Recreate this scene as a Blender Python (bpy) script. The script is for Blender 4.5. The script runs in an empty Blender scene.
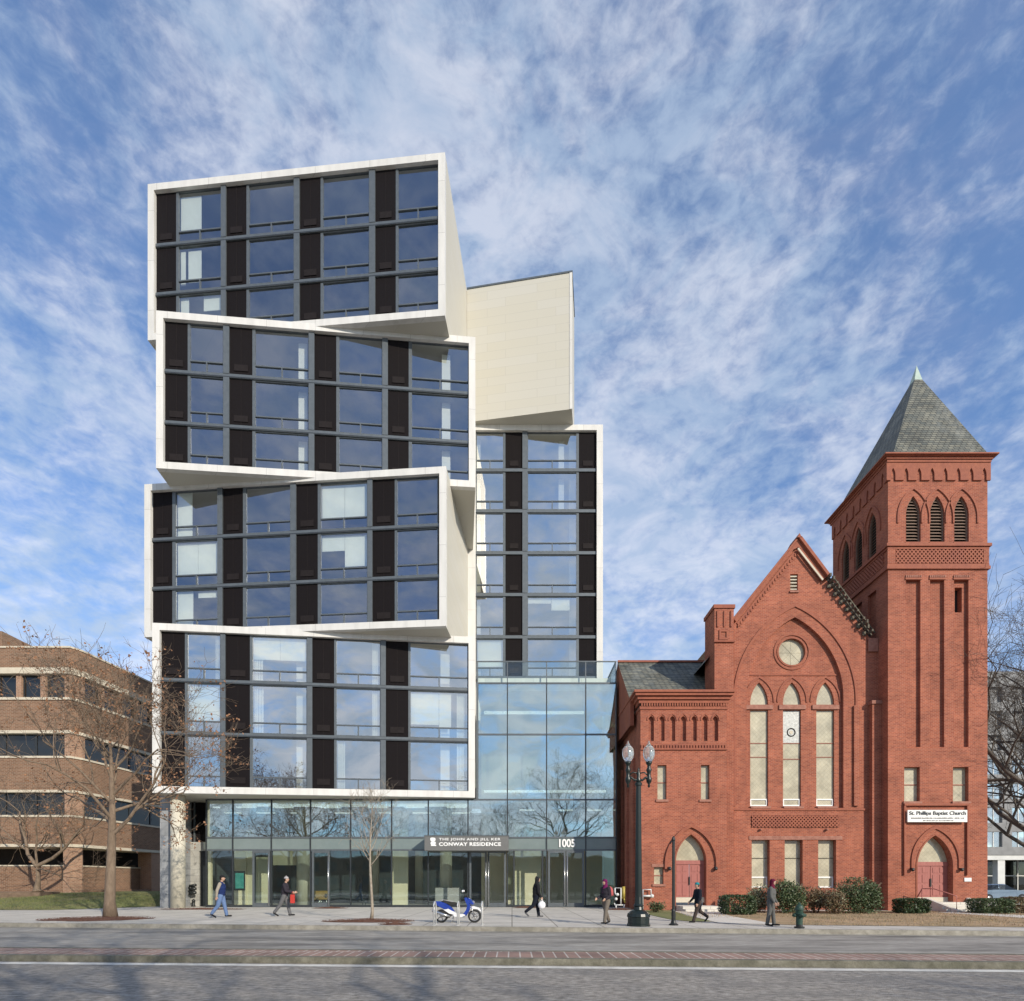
import bpy, bmesh, math, random
from mathutils import Vector, Matrix
from mathutils.geometry import tessellate_polygon
SC = bpy.context.scene
COL = SC.collection
F = 580.0; CX = 512.0; HY = 884.0; EYE = 1.6
sin, cos, rad, PI = math.sin, math.cos, math.radians, math.pi
def X(px, Y): return (px - CX) / F * Y
def Z(py, Y): return EYE + (HY - py) / F * Y
def P(px, py, Y): return (X(px, Y), Z(py, Y))

# ------------------------------------------------------------------ materials
def nmat(name):
    m = bpy.data.materials.new(name); m.use_nodes = True
    nt = m.node_tree; b = nt.nodes['Principled BSDF']
    return m, nt, b
def setp(b, **k):
    for n, v in k.items():
        n = {'rough': 'Roughness', 'metal': 'Metallic', 'spec': 'Specular IOR Level', 'base': 'Base Color', 'coat': 'Coat Weight', 'trans': 'Transmission Weight'}[n]
        b.inputs[n].default_value = (*v, 1) if isinstance(v, (tuple, list)) and len(v) == 3 else v
def mottled(name, c1, c2, scale=3.0, rough=.7, metal=0.0, bump=0.0, detail=6, stretch=(1, 1, 1), c3=None, scale3=.3, amt3=.5, bscale=None, spec=.5):
    """two-tone noise colour, an optional larger stain tone and a fine bump"""
    m, nt, b = nmat(name); N = nt.nodes; L = nt.links
    tc = N.new('ShaderNodeTexCoord'); mp = N.new('ShaderNodeMapping'); mp.inputs['Scale'].default_value = stretch
    L.new(tc.outputs['Object'], mp.inputs['Vector'])
    n = N.new('ShaderNodeTexNoise'); n.inputs['Scale'].default_value = scale; n.inputs['Detail'].default_value = detail; n.inputs['Roughness'].default_value = .65
    L.new(mp.outputs[0], n.inputs['Vector'])
    r = N.new('ShaderNodeValToRGB'); r.color_ramp.elements[0].position = .32; r.color_ramp.elements[1].position = .68
    r.color_ramp.elements[0].color = (*c1, 1); r.color_ramp.elements[1].color = (*c2, 1)
    L.new(n.outputs['Fac'], r.inputs['Fac']); out = r.outputs['Color']
    if c3:
        n3 = N.new('ShaderNodeTexNoise'); n3.inputs['Scale'].default_value = scale3; n3.inputs['Detail'].default_value = 5; n3.inputs['Roughness'].default_value = .6
        L.new(mp.outputs[0], n3.inputs['Vector'])
        mr = N.new('ShaderNodeMapRange'); mr.inputs[1].default_value = .45; mr.inputs[2].default_value = .7; mr.inputs[4].default_value = amt3
        L.new(n3.outputs['Fac'], mr.inputs[0])
        mx = N.new('ShaderNodeMix'); mx.data_type = 'RGBA'; L.new(mr.outputs[0], mx.inputs[0]); L.new(out, mx.inputs[6]); mx.inputs[7].default_value = (*c3, 1)
        out = mx.outputs[2]
    L.new(out, b.inputs['Base Color'])
    if bump:
        nb = N.new('ShaderNodeTexNoise'); nb.inputs['Scale'].default_value = bscale or scale * 6; nb.inputs['Detail'].default_value = 4
        L.new(mp.outputs[0], nb.inputs['Vector'])
        bp = N.new('ShaderNodeBump'); bp.inputs['Strength'].default_value = bump; bp.inputs['Distance'].default_value = .02
        L.new(nb.outputs['Fac'], bp.inputs['Height']); L.new(bp.outputs[0], b.inputs['Normal'])
    setp(b, rough=rough, metal=metal, spec=spec)
    return m
def wall_vec(nt):
    """a running coordinate (x+y, z) that works on every upright wall"""
    N = nt.nodes; L = nt.links
    tc = N.new('ShaderNodeTexCoord'); sp = N.new('ShaderNodeSeparateXYZ'); L.new(tc.outputs['Object'], sp.inputs[0])
    ad = N.new('ShaderNodeMath'); ad.operation = 'ADD'; L.new(sp.outputs[0], ad.inputs[0]); L.new(sp.outputs[1], ad.inputs[1])
    cb = N.new('ShaderNodeCombineXYZ'); L.new(ad.outputs[0], cb.inputs[0]); L.new(sp.outputs[2], cb.inputs[1])
    return tc, cb
def brickmat(name, a, b_, mortar, bw=.21, bh=.075, ms=.011, stain=None, floor=False, mix=.5, offs=.5, bumps=.4, rough=.85, blotch=.75):
    m, nt, b = nmat(name); N = nt.nodes; L = nt.links
    tc, cb = wall_vec(nt)
    vec = tc.outputs['Object'] if floor else cb.outputs[0]
    br = N.new('ShaderNodeTexBrick'); br.inputs['Scale'].default_value = 1; br.inputs['Brick Width'].default_value = bw; br.inputs['Row Height'].default_value = bh
    br.inputs['Mortar Size'].default_value = ms; br.offset = offs; br.inputs['Color1'].default_value = (*a, 1); br.inputs['Color2'].default_value = (*b_, 1); br.inputs['Mortar'].default_value = (*mortar, 1)
    br.inputs['Mortar Smooth'].default_value = .2
    L.new(vec, br.inputs['Vector']); out = br.outputs['Color']
    n = N.new('ShaderNodeTexNoise'); n.inputs['Scale'].default_value = .9; n.inputs['Detail'].default_value = 7; n.inputs['Roughness'].default_value = .7
    L.new(tc.outputs['Object'], n.inputs['Vector'])
    mr = N.new('ShaderNodeMapRange'); mr.inputs[1].default_value = .3; mr.inputs[2].default_value = .7; mr.inputs[3].default_value = blotch; mr.inputs[4].default_value = 2 - blotch - .05
    L.new(n.outputs['Fac'], mr.inputs[0])
    vm = N.new('ShaderNodeVectorMath'); vm.operation = 'SCALE'; L.new(out, vm.inputs[0]); L.new(mr.outputs[0], vm.inputs['Scale']); out = vm.outputs[0]
    if stain:
        n3 = N.new('ShaderNodeTexNoise'); n3.inputs['Scale'].default_value = .35; n3.inputs['Detail'].default_value = 8; n3.inputs['Roughness'].default_value = .75
        mp = N.new('ShaderNodeMapping'); mp.inputs['Scale'].default_value = (1.6, 1.6, .5); L.new(tc.outputs['Object'], mp.inputs[0]); L.new(mp.outputs[0], n3.inputs['Vector'])
        m3 = N.new('ShaderNodeMapRange'); m3.inputs[1].default_value = .52; m3.inputs[2].default_value = .72; m3.inputs[4].default_value = .5; L.new(n3.outputs['Fac'], m3.inputs[0])
        mx = N.new('ShaderNodeMix'); mx.data_type = 'RGBA'; L.new(m3.outputs[0], mx.inputs[0]); L.new(out, mx.inputs[6]); mx.inputs[7].default_value = (*stain, 1); out = mx.outputs[2]
    L.new(out, b.inputs['Base Color'])
    bp = N.new('ShaderNodeBump'); bp.inputs['Strength'].default_value = bumps; bp.inputs['Distance'].default_value = .01; bp.invert = True
    L.new(br.outputs['Fac'], bp.inputs['Height']); L.new(bp.outputs[0], b.inputs['Normal'])
    setp(b, rough=rough, spec=.3)
    return m
def glassmat(name, refl=.36, tint=(.82, .9, 1), trans=(.75, .85, .88), wav=.0, wscale=.6):
    m, nt, b = nmat(name); N = nt.nodes; L = nt.links; N.remove(b)
    out = N['Material Output']
    ge = N.new('ShaderNodeNewGeometry'); dt = N.new('ShaderNodeVectorMath'); dt.operation = 'DOT_PRODUCT'; L.new(ge.outputs['Normal'], dt.inputs[0]); L.new(ge.outputs['Incoming'], dt.inputs[1])
    ab = N.new('ShaderNodeMath'); ab.operation = 'ABSOLUTE'; L.new(dt.outputs['Value'], ab.inputs[0])
    om = N.new('ShaderNodeMath'); om.operation = 'SUBTRACT'; om.inputs[0].default_value = 1; L.new(ab.outputs[0], om.inputs[1])
    pw = N.new('ShaderNodeMath'); pw.operation = 'POWER'; pw.inputs[1].default_value = 5; L.new(om.outputs[0], pw.inputs[0])
    mr = N.new('ShaderNodeMapRange'); mr.inputs[3].default_value = refl; mr.inputs[4].default_value = .97
    L.new(pw.outputs[0], mr.inputs[0])
    gl = N.new('ShaderNodeBsdfGlossy'); gl.inputs['Roughness'].default_value = .015; gl.inputs['Color'].default_value = (*tint, 1)
    tr = N.new('ShaderNodeBsdfTransparent'); tr.inputs['Color'].default_value = (*trans, 1)
    if wav:
        tc = N.new('ShaderNodeTexCoord'); n = N.new('ShaderNodeTexNoise'); n.inputs['Scale'].default_value = wscale; n.inputs['Detail'].default_value = 1
        L.new(tc.outputs['Object'], n.inputs['Vector'])
        bp = N.new('ShaderNodeBump'); bp.inputs['Strength'].default_value = 1; bp.inputs['Distance'].default_value = wav
        L.new(n.outputs['Fac'], bp.inputs['Height']); L.new(bp.outputs[0], gl.inputs['Normal'])
    mx = N.new('ShaderNodeMixShader'); L.new(mr.outputs[0], mx.inputs[0]); L.new(tr.outputs[0], mx.inputs[1]); L.new(gl.outputs[0], mx.inputs[2]); L.new(mx.outputs[0], out.inputs['Surface'])
    return m
def ribmat(name, col, scale, axis='Z', rough=.45, bump=.6, col2=None):
    m, nt, b = nmat(name); N = nt.nodes; L = nt.links
    tc = N.new('ShaderNodeTexCoord'); w = N.new('ShaderNodeTexWave'); w.bands_direction = axis; w.inputs['Scale'].default_value = scale; w.inputs['Distortion'].default_value = 0
    L.new(tc.outputs['Object'], w.inputs['Vector'])
    r = N.new('ShaderNodeMix'); r.data_type = 'RGBA'; r.inputs[6].default_value = (*(col2 or [c * .45 for c in col]), 1); r.inputs[7].default_value = (*col, 1)
    L.new(w.outputs['Fac'], r.inputs[0]); L.new(r.outputs[2], b.inputs['Base Color'])
    bp = N.new('ShaderNodeBump'); bp.inputs['Strength'].default_value = bump; bp.inputs['Distance'].default_value = .02
    L.new(w.outputs['Fac'], bp.inputs['Height']); L.new(bp.outputs[0], b.inputs['Normal'])
    setp(b, rough=rough)
    return m
def sq(c): return tuple(c)
M = {}
M['white_panel'] = mottled('white_panel', (.66, .645, .61), (.70, .685, .65), 2, .45, bump=.03)
M['cream_panel'] = None
M['frame_grey'] = mottled('frame_grey', (.10, .115, .125), (.13, .145, .155), 4, .4, metal=.3)
M['frame_dark'] = mottled('frame_dark', (.03, .035, .04), (.045, .05, .055), 4, .4, metal=.3)
M['vent_panel'] = ribmat('vent_panel', (.014, .011, .012), 6.0, 'Z', .7)
setp(M['vent_panel'].node_tree.nodes['Principled BSDF'], spec=.12)
M['vent_box'] = mottled('vent_box', (.013, .010, .010), (.018, .014, .014), 5, .7, spec=.15)
M['shade'] = mottled('shade', (.80, .80, .70), (.85, .85, .76), 2, .8)
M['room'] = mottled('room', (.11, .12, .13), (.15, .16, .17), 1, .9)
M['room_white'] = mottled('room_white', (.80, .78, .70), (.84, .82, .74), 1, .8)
M['slab'] = mottled('slab', (.3, .3, .3), (.4, .4, .39), 1, .9)
M['glass_high'] = glassmat('glass_high', .34, (.68, .72, .82), (.88, .93, .92), .0005, .5)
M['glass_low'] = glassmat('glass_low', .54, (.95, .96, .95), (.88, .93, .92), .002, .5)
M['glass_atrium'] = glassmat('glass_atrium', .44, (.90, .96, .94), (.78, .88, .87), .010, .55)
M['glass_lobby'] = glassmat('glass_lobby', .09, (.84, .93, .98), (.93, .97, .95), .006, .55)
M['glass_rail'] = glassmat('glass_rail', .05, (.8, .9, .95), (.93, .97, .96))
M['spandrel'] = mottled('spandrel', (.16, .20, .195), (.19, .23, .225), 1, .12)
M['concrete'] = mottled('concrete', (.50, .47, .38), (.62, .58, .48), 1.2, .85, bump=.15, stretch=(1, 1, .4), c3=(.40, .37, .29), scale3=.8)
M['fin_stone'] = brickmat('fin_stone', (.25, .26, .27), (.31, .32, .33), (.2, .2, .21), 1.2, .4, .01, blotch=.85)
M['wall_stone'] = brickmat('wall_stone', (.36, .35, .32), (.44, .43, .39), (.25, .25, .24), .8, .4, .01, blotch=.85)
M['lobby_panel'] = mottled('lobby_panel', (.58, .52, .36), (.68, .61, .44), .7, .6)
M['lobby_floor'] = mottled('lobby_floor', (.42, .41, .38), (.5, .49, .46), .7, .3)
M['sign_grey'] = mottled('sign_grey', (.13, .13, .125), (.15, .15, .145), 1, .45)
M['letter_white'] = mottled('letter_white', (.78, .78, .76), (.82, .82, .8), 3, .5)
M['strip_light'] = mottled('strip_light', (.8, .8, .78), (.85, .85, .83), 3, .5)
for _m, _s in (('strip_light', .9),):
    _b = M[_m].node_tree.nodes['Principled BSDF']; _b.inputs['Emission Color'].default_value = (1, .96, .86, 1); _b.inputs['Emission Strength'].default_value = _s
M['brick_red'] = brickmat('brick_red', (.37, .109, .058), (.235, .061, .036), (.37, .175, .12), stain=(.13, .040, .028), blotch=.74)
M['brick_trim'] = mottled('brick_trim', (.24, .070, .038), (.34, .106, .056), 5, .8, bump=.2, c3=(.2, .055, .04), scale3=.7)
M['brick_gap'] = mottled('brick_gap', (.07, .022, .016), (.1, .03, .02), 5, .9)
M['sandstone'] = mottled('sandstone', (.24, .095, .065), (.38, .18, .13), 4, .85, bump=.3)
M['slate'] = brickmat('slate', (.19, .185, .145), (.095, .105, .095), (.03, .03, .028), .31, .16, .02, stain=(.28, .29, .27), blotch=.6, bumps=.8, rough=.6)
M['copper'] = mottled('copper', (.35, .45, .40), (.45, .54, .47), 3, .7)
M['louvre'] = mottled('louvre', (.16, .10, .07), (.22, .15, .11), 4, .8, stretch=(1, 1, 4))
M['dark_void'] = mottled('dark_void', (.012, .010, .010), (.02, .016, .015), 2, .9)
M['pale_pane'] = mottled('pane_pale', (.42, .38, .27), (.52, .47, .34), 1.3, .25, detail=4, c3=(.33, .30, .21), scale3=.8)
M['lead_pane'] = mottled('pane_leaded', (.25, .26, .25), (.6, .6, .56), 9, .3, detail=8)
M['door_red'] = mottled('door_red', (.30, .092, .075), (.37, .125, .10), 3, .6, bump=.1, stretch=(3, 3, .5))
M['white_paint'] = mottled('white_paint', (.72, .72, .69), (.8, .8, .77), 4, .5)
M['rafter_wood'] = mottled('rafter_wood', (.045, .038, .03), (.16, .14, .10), 6, .85)
M['tan_brick'] = brickmat('tan_brick', (.25, .135, .080), (.165, .085, .05), (.30, .235, .175), .3, .1, .014, blotch=.85)
M['tan_pier'] = brickmat('tan_pier', (.36, .20, .125), (.28, .15, .095), (.38, .30, .23), .3, .1, .014, blotch=.85)
M['limestone'] = mottled('limestone', (.52, .46, .36), (.60, .54, .43), 2, .8, bump=.1)
M['dark_glass'] = glassmat('dark_glass', .08, (.85, .82, .8), (.3, .32, .33), .001, .5)
M['asphalt'] = mottled('asphalt', (.13, .116, .098), (.45, .41, .36), 11, .9, bump=1, detail=14, stretch=(.6, 1, 1), c3=(.15, .143, .133), scale3=1.1, amt3=.7, bscale=60)
M['asphalt_far'] = mottled('asphalt_far', (.21, .193, .168), (.41, .385, .345), 8, .9, bump=.5, detail=14, stretch=(.25, 1, 1), c3=(.085, .078, .07), scale3=.8, amt3=.85, bscale=40)
M['road_paint'] = mottled('road_paint', (.55, .52, .46), (.80, .77, .70), 3, .7, detail=10, c3=(.3, .29, .27), scale3=1.2)
M['paving'] = brickmat('paving', (.49, .46, .41), (.545, .51, .455), (.22, .20, .17), 1.55, 1.55, .022, floor=True, offs=0, blotch=.82, bumps=.3)
M['path_conc'] = brickmat('path_conc', (.60, .565, .50), (.66, .62, .55), (.35, .33, .3), 1.5, 1.5, .015, floor=True, offs=0, blotch=.85)
M['kerb'] = mottled('kerb', (.22, .20, .165), (.38, .355, .30), 4, .85, bump=.5, c3=(.16, .15, .12), scale3=.8, amt3=.7)
M['kerb_old'] = mottled('kerb_old', (.10, .092, .068), (.24, .225, .175), 5, .9, bump=.6, c3=(.09, .09, .06), scale3=.9, amt3=.8)
M['median_brick'] = brickmat('median_brick', (.33, .215, .175), (.25, .165, .135), (.52, .46, .40), .24, 1.15, .016, floor=True, offs=.3, blotch=.7)
M['lawn'] = mottled('lawn', (.10, .12, .035), (.20, .21, .075), 4, .95, bump=.8, detail=10, c3=(.24, .19, .10), scale3=.6, amt3=.6, bscale=40)
M['dry_grass'] = mottled('dry_grass', (.28, .185, .10), (.46, .33, .20), 3, .95, bump=.8, detail=10, c3=(.14, .13, .05), scale3=.5, amt3=.6, bscale=40)
M['earth'] = mottled('earth', (.11, .075, .05), (.2, .14, .1), 4, .95, bump=.8, detail=10, bscale=40)
M['mulch'] = mottled('mulch', (.09, .035, .02), (.2, .09, .055), 12, .95, bump=1, detail=10, bscale=50)
M['ground'] = mottled('ground', (.12, .12, .08), (.2, .18, .12), .4, .95)
M['bark'] = mottled('bark', (.13, .092, .062), (.23, .17, .12), 9, .9, bump=.9, stretch=(1, 1, .3), bscale=25)
M['bark_dark'] = mottled('bark_dark', (.06, .05, .042), (.13, .11, .09), 9, .9, bump=.7, stretch=(1, 1, .3))
M['bark_pale'] = mottled('bark_pale', (.22, .18, .14), (.38, .33, .26), 9, .85, bump=.5)
M['dead_leaf'] = mottled('dead_leaf', (.20, .095, .045), (.34, .18, .10), 8, .8)
M['leaf_green'] = mottled('leaf_green', (.035, .06, .02), (.09, .13, .05), 5, .55)
M['leaf_olive'] = mottled('leaf_olive', (.15, .155, .08), (.30, .31, .19), 5, .55)
M['leaf_dark'] = mottled('leaf_dark', (.022, .04, .014), (.05, .08, .028), 5, .5)
M['leaf_brown'] = mottled('leaf_brown', (.11, .07, .035), (.2, .14, .07), 5, .7)
M['pole_green'] = mottled('pole_green', (.006, .011, .010), (.011, .019, .017), 6, .35, bump=.1)
M['pole_black'] = mottled('pole_black', (.012, .014, .014), (.022, .025, .025), 6, .4)
M['hydrant_green'] = mottled('hydrant_green', (.012, .042, .028), (.022, .062, .042), 12, .5, bump=.2)
M['hydrant_black'] = M['pole_black']
M['steel'] = mottled('steel', (.5, .5, .5), (.62, .62, .62), 6, .25, metal=.9)
M['rack_paint'] = mottled('rack_paint', (.6, .6, .58), (.7, .7, .68), 6, .35, metal=.4)
M['pipe_white'] = mottled('pipe_white', (.55, .55, .53), (.7, .7, .68), 6, .5)
M['pipe_yellow'] = mottled('pipe_yellow', (.38, .29, .05), (.46, .36, .08), 6, .5)
M['scooter_blue'] = mottled('scooter_blue', (.015, .04, .25), (.025, .06, .32), 3, .2)
M['scooter_white'] = mottled('scooter_white', (.7, .7, .7), (.78, .78, .78), 3, .25)
M['rubber'] = mottled('rubber', (.012, .012, .012), (.025, .025, .025), 10, .8)
M['seat_grey'] = mottled('seat_grey', (.3, .3, .3), (.38, .38, .37), 6, .6)
M['screen'] = mottled('screen_image', (.04, .20, .18), (.10, .34, .30), 3, .3)
M['chair_yellow'] = mottled('chair_yellow', (.28, .17, .05), (.36, .23, .07), 3, .6)
M['bulb_glass'] = mottled('globe_glass', (.78, .78, .76), (.84, .84, .82), 3, .08); setp(M['bulb_glass'].node_tree.nodes['Principled BSDF'], trans=.8)
M['far_facade'] = mottled('far_facade', (.20, .20, .20), (.27, .27, .27), 1, .8)
M['far_white'] = mottled('far_white', (.55, .55, .53), (.65, .65, .63), 1, .7)
M['car_blue'] = mottled('car_blue', (.20, .27, .36), (.24, .31, .40), 2, .2, metal=.5)
M['car_silver'] = mottled('car_silver', (.45, .46, .48), (.52, .53, .55), 2, .2, metal=.6)
M['car_black'] = mottled('car_black', (.02, .02, .022), (.03, .03, .032), 2, .2)
M['red_lens'] = mottled('red_lens', (.3, .01, .01), (.4, .02, .02), 5, .2)
M['wheel_grey'] = mottled('wheel_grey', (.3, .3, .3), (.4, .4, .4), 5, .3, metal=.7)
M['skin'] = mottled('skin', (.40, .24, .17), (.45, .28, .20), 8, .55)
def cloth(name, c, k=.8, r=.9):
    if name not in M: M[name] = mottled(name, tuple(v * k for v in c), c, 9, r, bump=.3, bscale=30, spec=.2)
    return M[name]
def cream():
    m, nt, b = nmat('cream_panel'); N = nt.nodes; L = nt.links
    tc, cb = wall_vec(nt)
    br = N.new('ShaderNodeTexBrick'); br.inputs['Scale'].default_value = 1; br.inputs['Brick Width'].default_value = 3.0; br.inputs['Row Height'].default_value = .62
    br.inputs['Mortar Size'].default_value = .012; br.offset = .37
    br.inputs['Color1'].default_value = (.53, .51, .45, 1); br.inputs['Color2'].default_value = (.52, .495, .42, 1); br.inputs['Mortar'].default_value = (.45, .43, .375, 1)
    L.new(cb.outputs[0], br.inputs['Vector']); L.new(br.outputs['Color'], b.inputs['Base Color']); setp(b, rough=.55, spec=.3)
    return m
M['cream_panel'] = cream()
def panelled(name, c, jx, jz):
    m, nt, b = nmat(name); N = nt.nodes; L = nt.links; tc, cb = wall_vec(nt)
    br = N.new('ShaderNodeTexBrick'); br.inputs['Scale'].default_value = 1; br.inputs['Brick Width'].default_value = jx; br.inputs['Row Height'].default_value = jz; br.offset = 0; br.inputs['Mortar Size'].default_value = .011
    br.inputs['Color1'].default_value = (*c, 1); br.inputs['Color2'].default_value = (*[v * .955 for v in c], 1); br.inputs['Mortar'].default_value = (*[v * .62 for v in c], 1); L.new(cb.outputs[0], br.inputs['Vector'])
    n = N.new('ShaderNodeTexNoise'); n.inputs['Scale'].default_value = 1.3; n.inputs['Detail'].default_value = 8; mp = N.new('ShaderNodeMapping'); mp.inputs['Scale'].default_value = (2, 2, .35); L.new(tc.outputs['Object'], mp.inputs[0]); L.new(mp.outputs[0], n.inputs['Vector'])
    mr = N.new('ShaderNodeMapRange'); mr.inputs[1].default_value = .35; mr.inputs[2].default_value = .75; mr.inputs[3].default_value = 1.0; mr.inputs[4].default_value = .84; L.new(n.outputs['Fac'], mr.inputs[0])
    vm = N.new('ShaderNodeVectorMath'); vm.operation = 'SCALE'; L.new(br.outputs['Color'], vm.inputs[0]); L.new(mr.outputs[0], vm.inputs['Scale']); L.new(vm.outputs[0], b.inputs['Base Color']); setp(b, rough=.45, spec=.4); return m
M['white_panel'] = panelled('white_panel', (.70, .685, .65), 3.05, 3.05)
def leaded(name, c1, c2, lead):
    m, nt, b = nmat(name); N = nt.nodes; L = nt.links; tc, cb = wall_vec(nt)
    mp = N.new('ShaderNodeMapping'); mp.inputs['Rotation'].default_value = (0, 0, rad(45)); mp.inputs['Scale'].default_value = (1, 1, 1); L.new(cb.outputs[0], mp.inputs[0])
    br = N.new('ShaderNodeTexBrick'); br.inputs['Scale'].default_value = 1; br.inputs['Brick Width'].default_value = .17; br.inputs['Row Height'].default_value = .17; br.offset = 0; br.inputs['Mortar Size'].default_value = .009; L.new(mp.outputs[0], br.inputs['Vector'])
    br.inputs['Color1'].default_value = (*c1, 1); br.inputs['Color2'].default_value = (*c2, 1); br.inputs['Mortar'].default_value = (*lead, 1)
    n = N.new('ShaderNodeTexNoise'); n.inputs['Scale'].default_value = 1.1; n.inputs['Detail'].default_value = 6; n.inputs['Distortion'].default_value = 1; L.new(tc.outputs['Object'], n.inputs['Vector'])
    mr = N.new('ShaderNodeMapRange'); mr.inputs[1].default_value = .3; mr.inputs[2].default_value = .7; mr.inputs[3].default_value = .72; mr.inputs[4].default_value = 1.15; L.new(n.outputs['Fac'], mr.inputs[0])
    vm = N.new('ShaderNodeVectorMath'); vm.operation = 'SCALE'; L.new(br.outputs['Color'], vm.inputs[0]); L.new(mr.outputs[0], vm.inputs['Scale']); L.new(vm.outputs[0], b.inputs['Base Color']); setp(b, rough=.12); return m
M['pale_pane'] = leaded('pane_pale', (.50, .455, .33), (.455, .41, .295), (.40, .36, .26))

# ------------------------------------------------------------------ mesh builder
def tubering(c, d, r, n, ref):
    d = d.normalized(); a = d.cross(ref)
    if a.length < 1e-4: a = d.cross(Vector((1, 0, 0)) if abs(d.x) < .9 else Vector((0, 1, 0)))
    a.normalize(); b = d.cross(a)
    return [c + a * (cos(2 * PI * i / n) * r) + b * (sin(2 * PI * i / n) * r) for i in range(n)]
class MB:
    def __init__(s, mat=None): s.v = []; s.f = []; s.fm = []; s.mats = []; s.M = mat or Matrix(); s.sm = []
    def mi(s, m):
        if m not in s.mats: s.mats.append(m)
        return s.mats.index(m)
    def add(s, vs, fs, m, smooth=False):
        o = len(s.v); s.v += [s.M @ Vector(v) for v in vs]; k = s.mi(m)
        for f in fs: s.f.append([i + o for i in f]); s.fm.append(k); s.sm.append(smooth)
    def box(s, x0, x1, y0, y1, z0, z1, m):
        s.add([(x0, y0, z0), (x1, y0, z0), (x1, y1, z0), (x0, y1, z0), (x0, y0, z1), (x1, y0, z1), (x1, y1, z1), (x0, y1, z1)],
              [(0, 3, 2, 1), (4, 5, 6, 7), (0, 1, 5, 4), (1, 2, 6, 5), (2, 3, 7, 6), (3, 0, 4, 7)], m)
    def prism(s, poly, z0, z1, m):
        n = len(poly)
        s.add([(p[0], p[1], z0) for p in poly] + [(p[0], p[1], z1) for p in poly],
              [tuple(range(n))[::-1], tuple(range(n, 2 * n))] + [(i, (i + 1) % n, n + (i + 1) % n, n + i) for i in range(n)], m)
    def plate(s, outline, holes, y0, y1, m, inner=None):
        """a wall in the x-z plane with openings, from y0 (front) to y1"""
        loops = [outline] + list(holes)
        flat = [p for l in loops for p in l]; n = len(flat)
        tris = tessellate_polygon([[Vector((p[0], p[1], 0)) for p in l] for l in loops])
        vs = [(p[0], y0, p[1]) for p in flat] + [(p[0], y1, p[1]) for p in flat]
        s.add(vs, [tuple(t) for t in tris] + [tuple(i + n for i in t)[::-1] for t in tris], m)
        o = 0
        for k, l in enumerate(loops):
            fs = []; c = len(l)
            for i in range(c): fs.append((o + i, o + (i + 1) % c, n + o + (i + 1) % c, n + o + i))
            s.add(vs, fs, (inner or m) if k else m); o += c
    def tube(s, pts, rs, n, m, cap=True, smooth=True):
        pts = [Vector(p) for p in pts]
        if not isinstance(rs, (list, tuple)): rs = [rs] * len(pts)
        vs = []; ref = Vector((.13, .27, 1)) if abs((pts[-1] - pts[0]).normalized().z) < .9 else Vector((1, .2, 0))
        for i, p in enumerate(pts):
            d = (pts[min(i + 1, len(pts) - 1)] - pts[max(i - 1, 0)])
            if d.length < 1e-6: d = Vector((0, 0, 1))
            vs += tubering(p, d, rs[i], n, ref)
        fs = []
        for i in range(len(pts) - 1):
            for j in range(n): fs.append((i * n + j, i * n + (j + 1) % n, (i + 1) * n + (j + 1) % n, (i + 1) * n + j))
        if cap: fs += [tuple(range(n))[::-1], tuple(range((len(pts) - 1) * n, len(pts) * n))]
        s.add(vs, fs, m, smooth)
    def lathe(s, c, prof, n, m, smooth=True, cap=True):
        vs = []; fs = []
        for r, z in prof:
            vs += [(c[0] + r * cos(2 * PI * i / n), c[1] + r * sin(2 * PI * i / n), c[2] + z) for i in range(n)]
        for k in range(len(prof) - 1):
            for j in range(n): fs.append((k * n + j, k * n + (j + 1) % n, (k + 1) * n + (j + 1) % n, (k + 1) * n + j))
        if cap: fs += [tuple(range(n))[::-1], tuple(range((len(prof) - 1) * n, len(prof) * n))]
        s.add(vs, fs, m, smooth)
    def ball(s, c, r, m, nu=12, nv=8, smooth=True):
        if not isinstance(r, (list, tuple)): r = (r, r, r)
        vs = [(c[0], c[1], c[2] - r[2])]; fs = []
        for k in range(1, nv):
            t = -PI / 2 + PI * k / nv
            vs += [(c[0] + r[0] * cos(t) * cos(2 * PI * i / nu), c[1] + r[1] * cos(t) * sin(2 * PI * i / nu), c[2] + r[2] * sin(t)) for i in range(nu)]
        vs.append((c[0], c[1], c[2] + r[2])); e = len(vs) - 1
        for j in range(nu):
            fs.append((0, 1 + (j + 1) % nu, 1 + j)); fs.append((e, e - nu + j, e - nu + (j + 1) % nu))
            for k in range(nv - 2):
                a = 1 + k * nu; fs.append((a + j, a + (j + 1) % nu, a + nu + (j + 1) % nu, a + nu + j))
        s.add(vs, fs, m, smooth)
    def build(s, name, parent=None, loc=None, recalc=True):
        """link as one mesh; vertices stay where they are in the world, the origin sits at the parent's (or loc)"""
        L = Vector(ROOT.get(parent, (0, 0, 0))) if parent else Vector(loc or (0, 0, 0))
        me = bpy.data.meshes.new(name); me.from_pydata([v - L for v in s.v], [], s.f)
        for m in s.mats: me.materials.append(M[m] if isinstance(m, str) else m)
        me.polygons.foreach_set('material_index', s.fm); me.polygons.foreach_set('use_smooth', s.sm)
        if recalc:
            bm = bmesh.new(); bm.from_mesh(me); bmesh.ops.recalc_face_normals(bm, faces=bm.faces); bm.to_mesh(me); bm.free()
        me.update()
        o = bpy.data.objects.new(name, me); COL.objects.link(o)
        if parent: o.parent = parent; ROOT[o] = tuple(L)
        else: o.location = L; ROOT[o] = tuple(L)
        return o
ROOT = {}
def tag(o, label=None, cat=None, group=None, kind=None):
    if label: o['label'] = label
    if cat: o['category'] = cat
    if group: o['group'] = group
    if kind: o['kind'] = kind
    return o
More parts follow.
